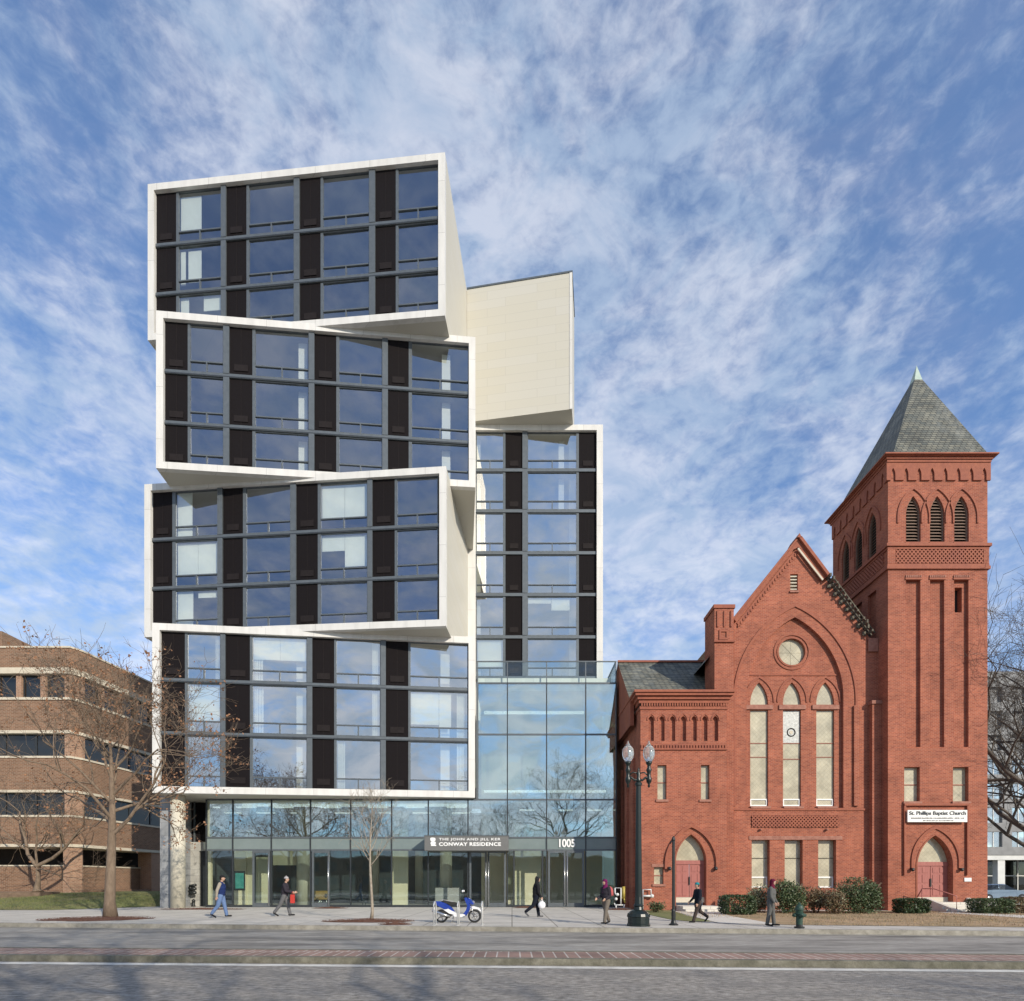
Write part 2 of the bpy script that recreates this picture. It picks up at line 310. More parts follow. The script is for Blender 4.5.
def thing(name, label, cat, loc, group=None):
    o = bpy.data.objects.new(name, None); COL.objects.link(o); o.location = loc; ROOT[o] = tuple(loc); o.empty_display_size = .3
    return tag(o, label, cat, group)
def copy_tree(o, parent=None):
    c = o.copy(); COL.objects.link(c)
    if parent: c.parent = parent
    for ch in list(o.children): copy_tree(ch, c)
    return c
def pointed(cx, w, zs, h, n=10):
    """pointed arch from the left springing over the apex to the right springing"""
    R = (w * w + h * h) / (2 * w); a = math.atan2(h, R - w); pts = []
    for i in range(n + 1):
        t = a * i / n; pts.append((cx - w + R - R * cos(t), zs + R * sin(t)))
    return pts + [(2 * cx - x, z) for x, z in pts[:-1][::-1]]
def lancet(cx, w, z0, zs, h, n=10): return [(cx - w, z0)] + pointed(cx, w, zs, h, n) + [(cx + w, z0)]
def rect(x0, x1, z0, z1): return [(x0, z0), (x0, z1), (x1, z1), (x1, z0)]
def archband(mb, cx, w0, h0, w1, h1, zs, zb, y0, y1, m, n=10):
    a = lancet(cx, w0, zb, zs, h0, n); b = lancet(cx, w1, zb, zs, h1, n)
    mb.plate(b + a[::-1], [], y0, y1, m)
def text(body, x0, x1, z0, z1, y, mat, name, parent, ext=.012, spacing=1.0, bold=0.0, shear=0.0):
    cu = bpy.data.curves.new(name, 'FONT'); cu.body = body; cu.extrude = ext; cu.space_character = spacing; cu.offset = bold; cu.shear = shear
    o = bpy.data.objects.new(name, cu); COL.objects.link(o)
    dg = bpy.context.evaluated_depsgraph_get(); dg.update()
    me = bpy.data.meshes.new_from_object(o.evaluated_get(dg)); bpy.data.objects.remove(o)
    xs = [v.co.x for v in me.vertices]; ys = [v.co.y for v in me.vertices]
    sx = (x1 - x0) / (max(xs) - min(xs)); sz = (z1 - z0) / (max(ys) - min(ys)); mx, my = min(xs), min(ys)
    L = Vector(ROOT.get(parent, (0, 0, 0)))
    for v in me.vertices:
        a, b, c = v.co; v.co = Vector((x0 + (a - mx) * sx, y - c, z0 + (b - my) * sz)) - L
    me.materials.clear(); me.materials.append(M[mat])
    t = bpy.data.objects.new(name, me); COL.objects.link(t); t.parent = parent; ROOT[t] = tuple(L)
    return t
# ------------------------------------------------------------------ the apartment building
apt = thing('apartment_building', 'tall modern apartment block of stacked, twisted white framed boxes over a glass lobby', 'building', (-8, 37, .15))
def frame_of(x0, y0, x1, y1):
    d = Vector((x1 - x0, y1 - y0, 0)); L = d.length; U = d / L; W = Vector((-U.y, U.x, 0))
    return Matrix(((U.x, W.x, 0, x0), (U.y, W.y, 0, y0), (0, 0, 1, 0), (0, 0, 0, 1))), L, U, W
def u_at(px, x0, y0, U, W, inset):
    t = (px - CX) / F; lx = x0 + W.x * inset; ly = y0 + W.y * inset
    return (t * ly - lx) / (U.x - t * U.y)
INS = .20; WR = random.Random(77)
def window_unit(mx, u0, u1, z0, z1, parent, gm, sill=.55, half=True, w=INS + .06):
    mb = MB(mx); g = .05
    mb.box(u0, u1, w - .06, w + .06, z0, z0 + g, 'frame_grey'); mb.box(u0, u1, w - .06, w + .06, z1 - g, z1, 'frame_grey')
    mb.box(u0, u0 + g, w - .06, w + .06, z0 + g, z1 - g, 'frame_grey'); mb.box(u1 - g, u1, w - .06, w + .06, z0 + g, z1 - g, 'frame_grey')
    if sill:
        mb.box(u0 + g, u1 - g, w - .065, w + .06, z0 + sill, z0 + sill + .07, 'frame_grey')
        if half: mb.box((u0 + u1) / 2 - .035, (u0 + u1) / 2 + .035, w - .065, w + .06, z0 + g, z0 + sill, 'frame_grey')
    ta, tb_ = WR.uniform(-.007, .007), WR.uniform(-.009, .009)   # panes are never perfectly plumb
    zs_ = z0 + (sill or g)
    for (za_, zb_, k_) in (((zs_ + .02), z1 - g, 1), (z0 + g, zs_ + .02, -.6)):
        if zb_ - za_ < .1: continue
        mb.add([(u0 + g, w - ta * k_ - tb_ * k_, za_), (u1 - g, w + ta * k_ - tb_ * k_, za_), (u1 - g, w + ta * k_ + tb_ * k_, zb_), (u0 + g, w - ta * k_ + tb_ * k_, zb_)], [(0, 1, 2, 3)], gm)
    return mb.build('window', parent)
def block(x0, y0, x1, y1, z0, z1, cols, rows, gm, shades=(), columns=(), depth=11, T=.40, px0=130, sc=2.86, extra_right=0, botT=None, vdepth=0):
    mx, L, U, W = frame_of(x0, y0, x1, y1)
    s = MB(mx); bt = botT or T
    # the white tube round the glass: front rim and long side walls, cream cladding on the outer sides
    s.plate(rect(0, L, z0, z1), [rect(T, L - T, z0 + bt, z1 - T)], 0, INS + .12, 'white_panel')
    y = INS + .12
    s.box(L - .25, L, y, depth, z0, z1, 'cream_panel'); s.box(0, .25, y, depth, z0, z1, 'cream_panel')
    s.box(.25, L - .25, y, depth, z0, z0 + .3, 'cream_panel'); s.box(.25, L - .25, y, depth, z1 - .3, z1, 'cream_panel')
    s.box(.25, L - .25, depth - .3, depth, z0 + .3, z1 - .3, 'cream_panel')
    blk = s.build('stacked_box', apt)
    # rooms behind the glass: slabs, back wall, white columns
    r = MB(mx); zs = [z0 + bt] + sorted(rows) + [z1 - T]
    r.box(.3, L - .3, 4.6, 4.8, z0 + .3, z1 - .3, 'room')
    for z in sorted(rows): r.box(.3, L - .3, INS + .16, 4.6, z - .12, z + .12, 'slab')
    for p0, p1 in columns:
        a, b = u_at(px0 + p0 / sc, x0, y0, U, W, .8), u_at(px0 + p1 / sc, x0, y0, U, W, .8)
        for k in range(len(zs) - 1): r.box(a, b, .8, .8 + (b - a), zs[k] + .121, zs[k + 1] - .121, 'room_white')
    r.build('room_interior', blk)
    # grey mullion grid
    g = MB(mx); us = [(u_at(px0 + a / sc, x0, y0, U, W, INS), u_at(px0 + b / sc, x0, y0, U, W, INS)) for a, b in cols]
    for z in sorted(rows):
        g.box(T, L - T, INS - .07, INS + .10, z - .11, z + .11, 'frame_grey'); g.box(T, L - T, INS - .075, INS - .0705, z - .095, z - .04, 'frame_dark')
    for i in range(len(us) - 1):
        a, b = us[i][1], us[i + 1][0]
        for k in range(len(zs) - 1):
            lo = zs[k] + (.111 if k else 0); hi = zs[k + 1] - (.111 if k < len(zs) - 2 else 0)
            g.box(a, b, INS - (.09 if i % 2 else .0), INS + .09, lo, hi, 'frame_grey')
    g.build('mullion_grid', blk)
    for k in range(len(zs) - 1):
        lo = zs[k] + (.112 if k else .002); hi = zs[k + 1] - (.112 if k < len(zs) - 2 else .002)
        for i, (a, b) in enumerate(us):
            a = max(a, T + .003); b = min(b, L - T - .003)
            if i % 2 == 0:
                v = MB(mx); v.box(a + .002, b - .002, INS + .02, INS + .1, lo, hi, 'vent_panel')
                v.box((a + b) / 2 - .012, (a + b) / 2 + .012, INS + .005, INS + .019, lo, hi, 'vent_box')
                v.box(a + .25, b - .25, INS - .02, INS + .004, lo + .25, lo + .62, 'vent_box')
                v.build('vent_panel', blk)
            else:
                window_unit(mx, a, b, lo, hi, blk, gm, .62)
                if gm == 'glass_low' and WR.random() < .6 :
                    q = MB(mx); f = WR.choice((0, .82)); wdt = WR.uniform(.12, .2); n_ = 7; c0, c1 = a + .08 + (b - a - .16) * f, a + .08 + (b - a - .16) * (f + wdt)
                    for i_ in range(n_): q.box(c0 + (c1 - c0) * i_ / n_, c0 + (c1 - c0) * (i_ + .8) / n_, INS + .26 + .05 * (i_ % 2), INS + .29 + .05 * (i_ % 2), lo + .05, hi - .06, 'shade')
                    q.build('curtain', blk)
                for (kk, ii, f0, f1, h0, h1) in shades:
                    if (kk, ii) == (k, i):
                        q = MB(mx); q.box(a + .06 + (b - a - .12) * f0, a + .06 + (b - a - .12) * f1 - .02, INS + .2, INS + .23, lo + (hi - lo) * h0, lo + (hi - lo) * h1, 'shade'); q.build('roller_shade', blk)
    return blk, mx, L, U, W
R_ = EYE
b1c = [(75, 132), (137, 262), (276, 333), (338, 470), (486, 545), (550, 685), (702, 760), (765, 883)]
block(-22.33, 35.55, -3.93, 34.0, 33.33 + R_, 42.9 + R_, b1c, [36.24 + R_, 39.25 + R_], 'glass_high',
      shades=[(2, 1, 0, .5, .3, .95), (1, 1, .18, .5, .25, .95), (1, 1, 0, .12, .2, .95), (0, 1, .55, 1, .62, 1), (0, 1, 0, .2, .1, 1)], depth=11)
b2c = [(98, 165), (170, 268), (285, 350), (356, 512), (528, 590), (596, 722), (738, 797), (804, 970)]
block(-20.78, 33.85, -2.24, 35.5, 24.28 + R_, 33.48 + R_, b2c, [27.1 + R_, 30.11 + R_], 'glass_high', columns=[(482, 506), (892, 916)], depth=10)
b3c = [(62, 121), (128, 252), (266, 323), (330, 460), (476, 537), (543, 680), (694, 757), (762, 881)]
block(-22.54, 35.55, -3.87, 34.0, 15.13 + R_, 24.5 + R_, b3c, [18.15 + R_, 21.15 + R_], 'glass_high', px0=130, sc=2.86,
      shades=[(2, 1, 0, .36, .05, 1), (1, 1, 0, .5, .27, .97), (1, 1, .5, 1, .27, .97), (0, 1, 0, .38, 0, 1), (0, 1, .5, .95, .82, .95), (2, 5, 0, .5, .27, .97), (2, 5, .5, 1, .27, .97),
              (1, 5, 0, .5, .65, .97), (1, 5, .5, 1, .3, .97)], depth=11)
b4c = [(90, 157), (162, 260), (274, 343), (348, 507), (522, 584), (588, 717), (732, 796), (800, 967)]
block(-21.0, 33.85, -2.28, 35.78, 5.33 + R_, 15.25 + R_, b4c, [8.87 + R_, 12.0 + R_], 'glass_low', columns=[(476, 504), (888, 914)],
      shades=[(1, 1, 0, 1, .25, .97), (2, 3, 0, .5, .5, .97), (2, 3, .5, 1, .5, .97), (1, 7, 0, .5, .3, .97), (1, 7, .5, .72, .25, .97)], depth=10)
# the closed cream box high on the right
mx, L, U, W = frame_of(-3.25, 41.9, 4.21, 40.73)
s = MB(mx); z0, z1 = 33.36 + R_, 42.94 + R_
s.box(.0, L, 0, 3.2, z0, z1, 'cream_panel'); s.box(.0, L + .05, -.04, 3.25, z1 + .002, z1 + .12, 'frame_grey'); s.box(L - .16, L + .03, -.03, 0, z0, z1, 'white_panel')
s.build('cream_clad_box', apt)
# rear wing with its own stack of windows
wy = 42.1; wx0, wx1 = X(474, wy) - 1.2, X(603, wy)
wz = [Z(y, wy) for y in (677, 636, 593.5, 551.6, 509.5, 468.5)]; top = Z(424.5, wy)
s = MB(); T = .45
s.plate(rect(wx0, wx1, 1.6 + 7, top), [rect(X(475.6, wy), wx1 - T, 1.6 + 7.6, top - .4)], wy, wy + .4, 'white_panel')
s.box(wx1 - .25, wx1, wy + .4, wy + 12, 8.6, top, 'cream_panel'); s.box(wx0, wx0 + .25, wy + .4, wy + 12, 8.6, top, 'cream_panel')
s.box(wx0 + .25, wx1 - .25, wy + .4, wy + 12, top - .3, top, 'cream_panel'); s.box(wx0 + .25, wx1 - .25, wy + 11.7, wy + 12, 8.6, top - .3, 'cream_panel')
wing = s.build('rear_wing', apt)
def wX(z): return X(440 + z / 4.005, wy + INS)
r = MB(); r.box(wx0 + .3, wx1 - .3, wy + 5, wy + 5.2, 8.7, top - .4, 'room')
for z in wz: r.box(wx0 + .3, wx1 - .3, wy + INS + .16, wy + 5, z - .12, z + .12, 'slab')
zz = [Z(720, wy)] + wz + [top - .4]
for k in range(len(zz) - 1):
    r.box(wX(522), wX(546), wy + .9, wy + 1.3, zz[k] + .121, zz[k + 1] - .121, 'room_white'); r.box(wX(478), wX(500), wy + .9, wy + 1.3, zz[k] + .121, zz[k + 1] - .121, 'room_white') if k > 4 else None
    r.box(wX(135), wX(160), wy + .8, wy + 1.2, zz[k] + .121, zz[k + 1] - .121, 'room_white')
r.build('room_interior', wing)
g = MB()
for z in wz: g.box(X(475.6, wy), wx1 - T, wy + INS - .06, wy + INS + .095, z - .11, z + .11, 'frame_grey')
wc = [(145, 255), (262, 330), (350, 549), (556, 629)]
for k in range(len(zz) - 1):
    lo = zz[k] + (.111 if k else 0); hi = zz[k + 1] - (.111 if k < len(zz) - 2 else 0)
    for a, b, d in ((255, 262, .0), (330, 350, .09), (549, 556, .0), (629, 640, 0)): g.box(wX(a), min(wX(b), wx1 - T - .002), wy + INS - d, wy + INS + .09, lo, hi, 'frame_grey')
g.build('mullion_grid', wing)
for k in range(1, len(zz) - 1):
    lo, hi = zz[k] + .112, zz[k + 1] - (.112 if k < len(zz) - 2 else .002)
    for i, (a, b) in enumerate(wc):
        a, b = wX(a), wX(b)
        if i % 2:
            v = MB(); v.box(a + .002, b - .002, wy + INS + .02, wy + INS + .1, lo, hi, 'vent_panel'); v.box((a + b) / 2 - .012, (a + b) / 2 + .012, wy + INS + .005, wy + INS + .019, lo, hi, 'vent_box')
            v.box(a + .3, b - .3, wy + INS - .02, wy + INS + .004, lo + .22, lo + .6, 'vent_box'); v.build('vent_panel', wing)
        else: window_unit(Matrix.Translation((0, wy, 0)), a, b, lo, hi, wing, 'glass_low', .6)
for (k, x0, x1, h0, h1) in ((2, 350, 445, .85, .97), (2, 447, 520, .68, .97), (1, 150, 250, .3, .97)):
    q = MB(); q.box(wX(x0), wX(x1), wy + INS + .2, wy + INS + .23, zz[k] + 3 * h0, zz[k] + 3 * h1, 'shade'); q.build('roller_shade', wing)

# ---- glass lobby and atrium
ly = 36.3; gl = .15
ax0, ax1 = X(477, ly), X(616.6, ly); ztop = Z(682.5, ly); lx0 = X(206.5, ly)
vx = [X(p, ly) for p in (206.5, 233, 271.6, 310.6, 350.7, 391.7, 428.3, 468)] + [X(p, ly) for p in (507.4, 546.6, 585.7)]
zc, zsp0, zsp1 = Z(799.5, ly), Z(850, ly), Z(837.5, ly)
body = MB()
# side return of the atrium, roof slab, back
body.box(ax0, ax1, ly + .1, wy - .02, ztop - .5, ztop - .02, 'slab'); body.box(ax0 + .02, ax1 - .1, ly + .1, wy - .02, Z(799, ly) - .25, Z(799, ly) + .15, 'slab')
body.box(ax0, ax1 - .08, wy - .6, wy - .1, gl, ztop - .5, 'lobby_panel')
body.box(ax0 - .02, ax1 - .3, ly + .5, ly + 1.0, ztop + .0, ztop + .45, 'white_panel')
body.box(lx0 - .1, ax0, ly + 7, ly + 7.3, gl, 6.9, 'room')
body.box(X(160, 36.3) - 1, lx0 - .1, ly + 9, ly + 9.3, gl, 6.9, 'room')
body.box(lx0, ax1 - .1, ly + .15, wy - .65, gl + .004, gl + .03, 'lobby_floor'); body.box(lx0, ax0, wy - .65, ly + 9, gl + .004, gl + .03, 'lobby_floor')
lob = body.build('lobby_shell', apt)
g = MB(); m = .035
for x in vx + [ax1 - .03]: g.box(x - m, x + m, ly - .06, ly + .08, gl, (zc if x < ax0 - .1 else ztop), 'frame_dark')
for y in (734.5,): g.box(ax0, ax1 - .07, ly - .05, ly + .07, Z(y, ly) - .05, Z(y, ly) + .05, 'frame_grey')
g.box(ax0 - .05, ax0 + .08, ly - .058, ly + .078, zc, ztop, 'frame_grey')
g.box(ax0 + .09, ax1 - .07, ly - .05, ly + .07, ztop - .09, ztop, 'frame_grey')
g.box(lx0 + .04, ax1 - .07, ly - .05, ly + .07, zc - .06, zc + .04, 'frame_grey')
for z in (zsp0, zsp1): g.box(lx0 + .04, ax1 - .07, ly - .055, ly + .075, z - .05, z + .05, 'frame_grey')
g.box(lx0, ax1, ly - .05, ly + .1, gl, gl + .14, 'frame_dark')
for x in (X(514, ly), X(542.5, ly)): g.box(x - .05, x + .05, ly - .05, ly + .06, gl + .14, zsp0 - .05, 'frame_dark')
g.build('mullion_grid', lob)
allx = vx + [ax1 - .03]
doors = {2: (253, 271.6), 4: None}
for i in range(len(allx) - 1):
    a, b = allx[i] + m, allx[i + 1] - m
    lev = [(zsp1 + .05, zc - .06)] + ([(zc + .04, Z(734.5, ly) - .05), (Z(734.5, ly) + .05, ztop - .09)] if a > ax0 - .2 else [])
    if i == 7: a2 = ax0 + .09
    for k, (z0, z1) in enumerate(lev):
        q = MB(); q.box(a, b, ly - .005, ly + .012, z0, z1, 'glass_atrium'); q.build('glass_pane', lob)
    q = MB(); q.box(a, b, ly - .01, ly + .02, zsp0 + .05, zsp1 - .05, 'spandrel'); q.build('spandrel_panel', lob)
    q = MB(); q.box(a, b, ly - .005, ly + .012, gl + .14, zsp0 - .05, 'glass_lobby')
    if i not in (7, 9): q.build('glass_pane', lob)
# the column of glass between the block corner and first atrium bay
q = MB(); q.box(ax0 + .09, allx[8] - m, ly - .005, ly + .012, zc + .04, Z(734.5, ly) - .05, 'glass_atrium'); q.build('glass_pane', lob)
q = MB(); q.box(ax0 + .09, allx[8] - m, ly - .005, ly + .012, Z(734.5, ly) + .05, ztop - .09, 'glass_atrium'); q.build('glass_pane', lob)
q = MB(); q.box(ax1 - .05, ax1 - .03, ly + .1, wy - .1, gl, ztop - .5, 'glass_atrium'); q.build('side_glazing', lob)
# doors
def glass_door(x0, x1, hinge, y=ly - .1):
    z0, z1 = gl + .02, zsp0 - .06; f = .12
    d = MB(); d.plate(rect(x0, x1, z0, z1), [rect(x0 + f, x1 - f, z0 + .25, z1 - f)], y, y + .07, 'frame_grey'); d.add([(x0 + f, y + .03, z0 + .25), (x1 - f, y + .03, z0 + .25), (x1 - f, y + .03, z1 - f), (x0 + f, y + .03, z1 - f)], [(0, 1, 2, 3)], 'glass_lobby')
    o = d.build('glass_door', apt)
    h = MB(); xh = x1 - .06 if hinge == 'l' else x0 + .06; h.tube([(xh, y - .08, z0 + .1), (xh, y - .08, z1 - .3)], .022, 8, 'steel')
    for zz_ in (z0 + .2, z1 - .5): h.box(xh - .015, xh + .015, y - .08, y, zz_, zz_ + .03, 'steel')
    if hinge == 'bar': pass
    h.build('handle', o)
glass_door(X(253, ly), X(270.5, ly), 'l'); glass_door(X(312.4, ly), X(330, ly), 'l')
c = (X(468, ly) + X(506.5, ly)) / 2; glass_door(X(469.5, ly), c - .02, 'l'); glass_door(c + .02, X(506, ly), 'r')
c = (X(546.5, ly) + X(585, ly)) / 2; glass_door(X(548, ly), c - .02, 'l'); glass_door(c + .02, X(584, ly), 'r')
# inside: lamps, columns, panels, furniture-like built-ins
q = MB()
for x0, x1, y in ((484, 584, 712), (484, 606, 791)): q.box(X(x0, 38.2), X(x1, 38.2), 38.2, 38.5, Z(y + 1, 38.2), Z(y - 1, 38.2), 'strip_light')
q.box(X(240, 38), X(468, 38), 38.3, 38.6, Z(805.5, 38), Z(803.5, 38), 'strip_light')
for xx in (215, 250, 285, 330, 375, 410, 450, 490):
    q.box(X(xx, 41), X(xx, 41) + 1.3, 38.9, 39.15, 6.72, 6.8, 'strip_light'); q.box(X(xx, 41), X(xx, 41) + 1.3, 42, 42.25, 6.72, 6.8, 'strip_light')
for xx in (520, 560, 590):
    q.box(X(xx, 38), X(xx, 38) + 1, 39.4, 39.65, 6.60, 6.66, 'strip_light')
q.build('light_fitting', apt)
for p0, p1, y in ((297, 310, 39.5), (440, 452, 39.5), (369, 379, 42), (415, 423, 43)):
    q = MB(); r_ = (X(p1, y) - X(p0, y)) / 2; q.lathe((X((p0 + p1) / 2, y), y, gl + .03), [(r_, 0), (r_, 6.4)], 20, 'concrete'); q.build('inner_column', apt)
q = MB()
for a, b, y, z0, z1 in ((246, 253, 38.5, .2, 5.2), (256, 268, 38.6, .2, 3.4), (273, 298, 40, 2.9, 4.2), (391, 408, 38.4, .2, 6.5), (234, 246, 38.4, .2, 4.0), (514, 541, 38.3, .2, 5.5), (542, 556, 38.35, 3.9, 5.6), (208, 211, 37.4, .2, 6.8)):
    q.box(X(a, y), X(b, y), y, y + .2, z0, z1, 'lobby_panel')
q.box(X(436, 39), X(460, 39), 38.6, 39.2, .2, 1.35, 'slab'); q.box(X(320, 44), X(345, 44), 43.5, 44, .2, 2.2, 'vent_box')
q.build('lobby_partition', apt)
q = MB(); q.box(X(233.6, 36.8), X(244.8, 36.8), 36.75, 36.85, Z(890.5, 36.8), Z(871, 36.8), 'frame_dark'); q.box(X(235, 36.7), X(243.5, 36.7), 36.73, 36.748, Z(888.5, 36.7), Z(873, 36.7), 'screen'); q.build('display_screen', apt)
# outside end bay on the left
q = MB(); x0, x1 = X(160, 35.4), X(170.5, 35.4); q.box(x0, x1, 35.4, 44, gl, 6.95, 'fin_stone'); q.build('stone_fin_wall', apt)
q = MB(); r_ = (X(184.7, 34.9) - X(171.3, 34.9)) / 2; q.lathe((X(178, 34.9), 34.9, gl), [(r_, 0), (r_, 6.79)], 28, 'concrete'); q.build('round_column', apt)
q = MB(); yy = 37.6
q.box(X(184, yy), X(206, yy), yy, yy + .3, Z(851, yy), Z(842, yy), 'wall_stone'); q.box(X(187, yy), X(199, yy), yy, yy + .3, gl, Z(851, yy), 'wall_stone')
q.box(X(168, yy), X(171, yy), yy, yy + .3, gl, 6.9, 'wall_stone')
for a, b in ((171, 187), (199, 206)): q.box(X(a, yy), X(b, yy), yy + .15, yy + .3, gl, Z(851, yy), 'frame_dark')
q.box(X(171, yy), X(206, yy), yy + .12, yy + .3, Z(842, yy), 6.9, 'vent_panel'); q.box(X(194, yy) - .04, X(194, yy) + .04, yy + .02, yy + .12, Z(842, yy), 6.9, 'frame_grey')
q.build('stone_return_wall', apt)
# door canopy with the name, house number
cy = 35.0; x0, x1 = X(424.5, cy), X(508.5, cy)
q = MB(); q.box(x0, x1, cy, ly - .07, Z(850.5, cy), Z(836, cy), 'sign_grey'); q.box(x0 - .03, x1 + .03, cy - .03, ly - .07, Z(836, cy) + .002, Z(835.2, cy), 'frame_grey'); can = q.build('entrance_canopy', apt)
text('THE JOHN AND JILL KER', X(439, cy), X(500.5, cy), Z(841.2, cy), Z(838, cy), cy - .012, 'letter_white', 'lettering', can, spacing=1.15, bold=.012)
text('CONWAY RESIDENCE', X(439, cy), X(501, cy), Z(846, cy), Z(842.3, cy), cy - .012, 'letter_white', 'lettering', can, spacing=1.1, bold=.035)
e = [(430.3, 838.2), (432, 837.5), (434.6, 837.8), (435.6, 838.8), (435.4, 840.6), (434, 841.2), (435.6, 842), (436, 843.4), (434.8, 844.3), (436.4, 845), (436, 846), (430.6, 846), (431.4, 844.8), (430.4, 843.8), (430.8, 842.2), (431.8, 841.6), (430.4, 840.4)]
q = MB(); q.plate([P(a, b, cy) for a, b in e], [], cy - .03, cy - .001, 'letter_white'); q.build('emblem', can)
text('1005', X(559, ly), X(575, ly), Z(847.3, ly), Z(839, ly), ly - .06, 'letter_white', 'house_number', lob, bold=.03)
# glass balustrade round the terrace over the atrium
rt = Z(661, ly); q = MB()
q.box(ax0, ax1, ly - .03, ly + .05, rt - .06, rt, 'frame_grey'); q.box(ax1 - .08, ax1, ly + .05, wy - .03, rt - .06, rt, 'frame_grey')
for x in [ax0 + .04] + vx[8:] + [ax1 - .04]: q.box(x - .03, x + .03, ly - .02, ly + .04, ztop + .0, rt - .06, 'frame_grey')
for y in (38.3, 40.3): q.box(ax1 - .07, ax1 - .01, y, y + .06, ztop, rt - .06, 'frame_grey')
rl = q.build('terrace_railing', apt)
q = MB(); q.box(ax0 + .07, ax1 - .07, ly, ly + .015, ztop + .01, rt - .061, 'glass_rail'); q.box(ax1 - .05, ax1 - .035, ly + .08, wy - .1, ztop + .01, rt - .061, 'glass_rail'); q.build('glass_panel', rl)
# ------------------------------------------------------------------ the church
ch = thing('church', 'red brick Gothic church with a square tower, slate pyramid roof and pointed windows', 'church', (15, 33, .1))
g0 = -.05
def lattice(mb, x0, x1, z0, z1, y, cols, rows, m='brick_trim', t=.07, w=.035):
    cw = (x1 - x0) / cols; chh = (z1 - z0) / rows
    for i in range(cols):
        for j in range(rows):
            ax, az = x0 + i * cw, z0 + j * chh
            for (p, q_, dy) in (((ax, az), (ax + cw, az + chh), 0), ((ax, az + chh), (ax + cw, az), .004)):
                d = Vector((q_[0] - p[0], 0, q_[1] - p[1])); n = Vector((-d.z, 0, d.x)).normalized() * w
                a = [Vector((p[0], y + dy, p[1])) + n, Vector((p[0], y + dy, p[1])) - n, Vector((q_[0], y + dy, q_[1])) - n, Vector((q_[0], y + dy, q_[1])) + n]
                mb.add([tuple(v) for v in a] + [(v.x, v.y + t, v.z) for v in a], [(0, 1, 2, 3), (7, 6, 5, 4), (0, 4, 5, 1), (1, 5, 6, 2), (2, 6, 7, 3), (3, 7, 4, 0)], m)
def pane(name, outline, y, m, parent, mx=None, bars=(), barmat='sandstone', extra=None):
    q = MB(mx); q.plate(outline, [], y, y + .05, m)
    for (a, b, c, d) in bars: q.box(a, b, y - .03, y - .002, c, d, barmat)
    if extra: extra(q)
    return q.build(name, parent)
def louvre(outline_args, y, parent, mx=None):
    cx, w, z0, zs, h = outline_args
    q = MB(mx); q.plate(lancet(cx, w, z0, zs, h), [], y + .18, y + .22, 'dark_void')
    a = lancet(cx, w, z0, zs, h); b = lancet(cx, w - .06, z0 + .05, zs, h - .08); q.plate(a, [b], y, y + .12, 'louvre')
    z = z0 + .08
    while z < zs + h - .25:
        ww = w - .06
        if z > zs:
            R = (w * w + h * h) / (2 * w); ww = max(.05, math.sqrt(max(0, R * R - (z - zs) ** 2)) - (R - w) - .08)
        q.add([(cx - ww, y + .02, z), (cx + ww, y + .02, z), (cx + ww, y + .14, z + .12), (cx - ww, y + .14, z + .12), (cx - ww, y + .02, z - .025), (cx + ww, y + .02, z - .025), (cx + ww, y + .14, z + .095), (cx - ww, y + .14, z + .095)],
              [(0, 1, 2, 3), (7, 6, 5, 4), (0, 4, 5, 1), (1, 5, 6, 2), (2, 6, 7, 3), (3, 7, 4, 0)], 'louvre')
        z += .17
    return q.build('louvred_window', parent)
# --- tower
ty = 31.7; tx0, tx1 = X(888, ty), X(987.5, ty); TW = tx1 - tx0
def tx(p): return X(p, ty)
def tz(p): return Z(p, ty)
zbelt0, zbelt1 = tz(569), tz(545); ztt = tz(461); 
L3 = [(tx(c), .40, tz(542.5), tz(515), tz(496) - tz(515)) for c in (913.3, 937.3, 961.5)]
panels = [rect(tx(a), tx(b), tz(747), tz(580)) for a, b in ((906, 920.4), (930, 944.3), (954, 968.5))]
sw = [(tx(957), tx(964.3), tz(611), tz(586))]
w2 = [(tx(904.2), tx(919.8), tz(801.5), tz(767)), (tx(953), tx(968.5), tz(801.5), tz(767))]
door = lancet(tx(935), tx(952.5) - tx(935), g0, tz(866), tz(835.5) - tz(866))
top_door = tz(835.5)
d1, d2, d3 = .17, .50, .8
wall = MB()
body_o = rect(tx0, tx1, g0, ztt)
h_all = [lancet(*a) for a in L3] + [rect(*w) for w in w2] + [door]
wall.plate(body_o, h_all + panels, ty, ty + d1, 'brick_red')
wall.plate(body_o, h_all + [rect(*sw[0])], ty + d1, ty + d2, 'brick_red')
wall.box(tx0, tx1, ty + TW - .4, ty + TW, g0, ztt, 'brick_red')
wall.box(tx1 - .4, tx1, ty + d2, ty + TW - .4, g0, ztt, 'brick_red')
# left flank: the same layers turned, x runs along the depth
ML = Matrix(((0, 1, 0, tx0), (1, 0, 0, 0), (0, 0, 1, 0), (0, 0, 0, 1)))
def flip(lst, sgn=1): return [(ty + (tx1 - c), w, a, b, h) for c, w, a, b, h in lst]
L3s = flip(L3)
ps = [rect(ty + (tx1 - tx(b)), ty + (tx1 - tx(a)), tz(747), tz(580)) for a, b in ((906, 920.4), (930, 944.3), (954, 968.5))]
wall.M = ML
so = rect(ty + d2, ty + TW - .4, g0, ztt)
smallw = rect(ty + 2.35, ty + 2.95, tz(640), tz(592))
wall.plate(so, [lancet(*a) for a in L3s] + ps, 0, .17, 'brick_red'); wall.plate(so, [lancet(*a) for a in L3s] + [smallw], .17, .5, 'brick_red')
wall.M = Matrix()
tower = wall.build('tower_wall', ch)
for a in L3: louvre(a, ty + .10, tower)
for a in L3s: louvre(a, .10, tower, ML)
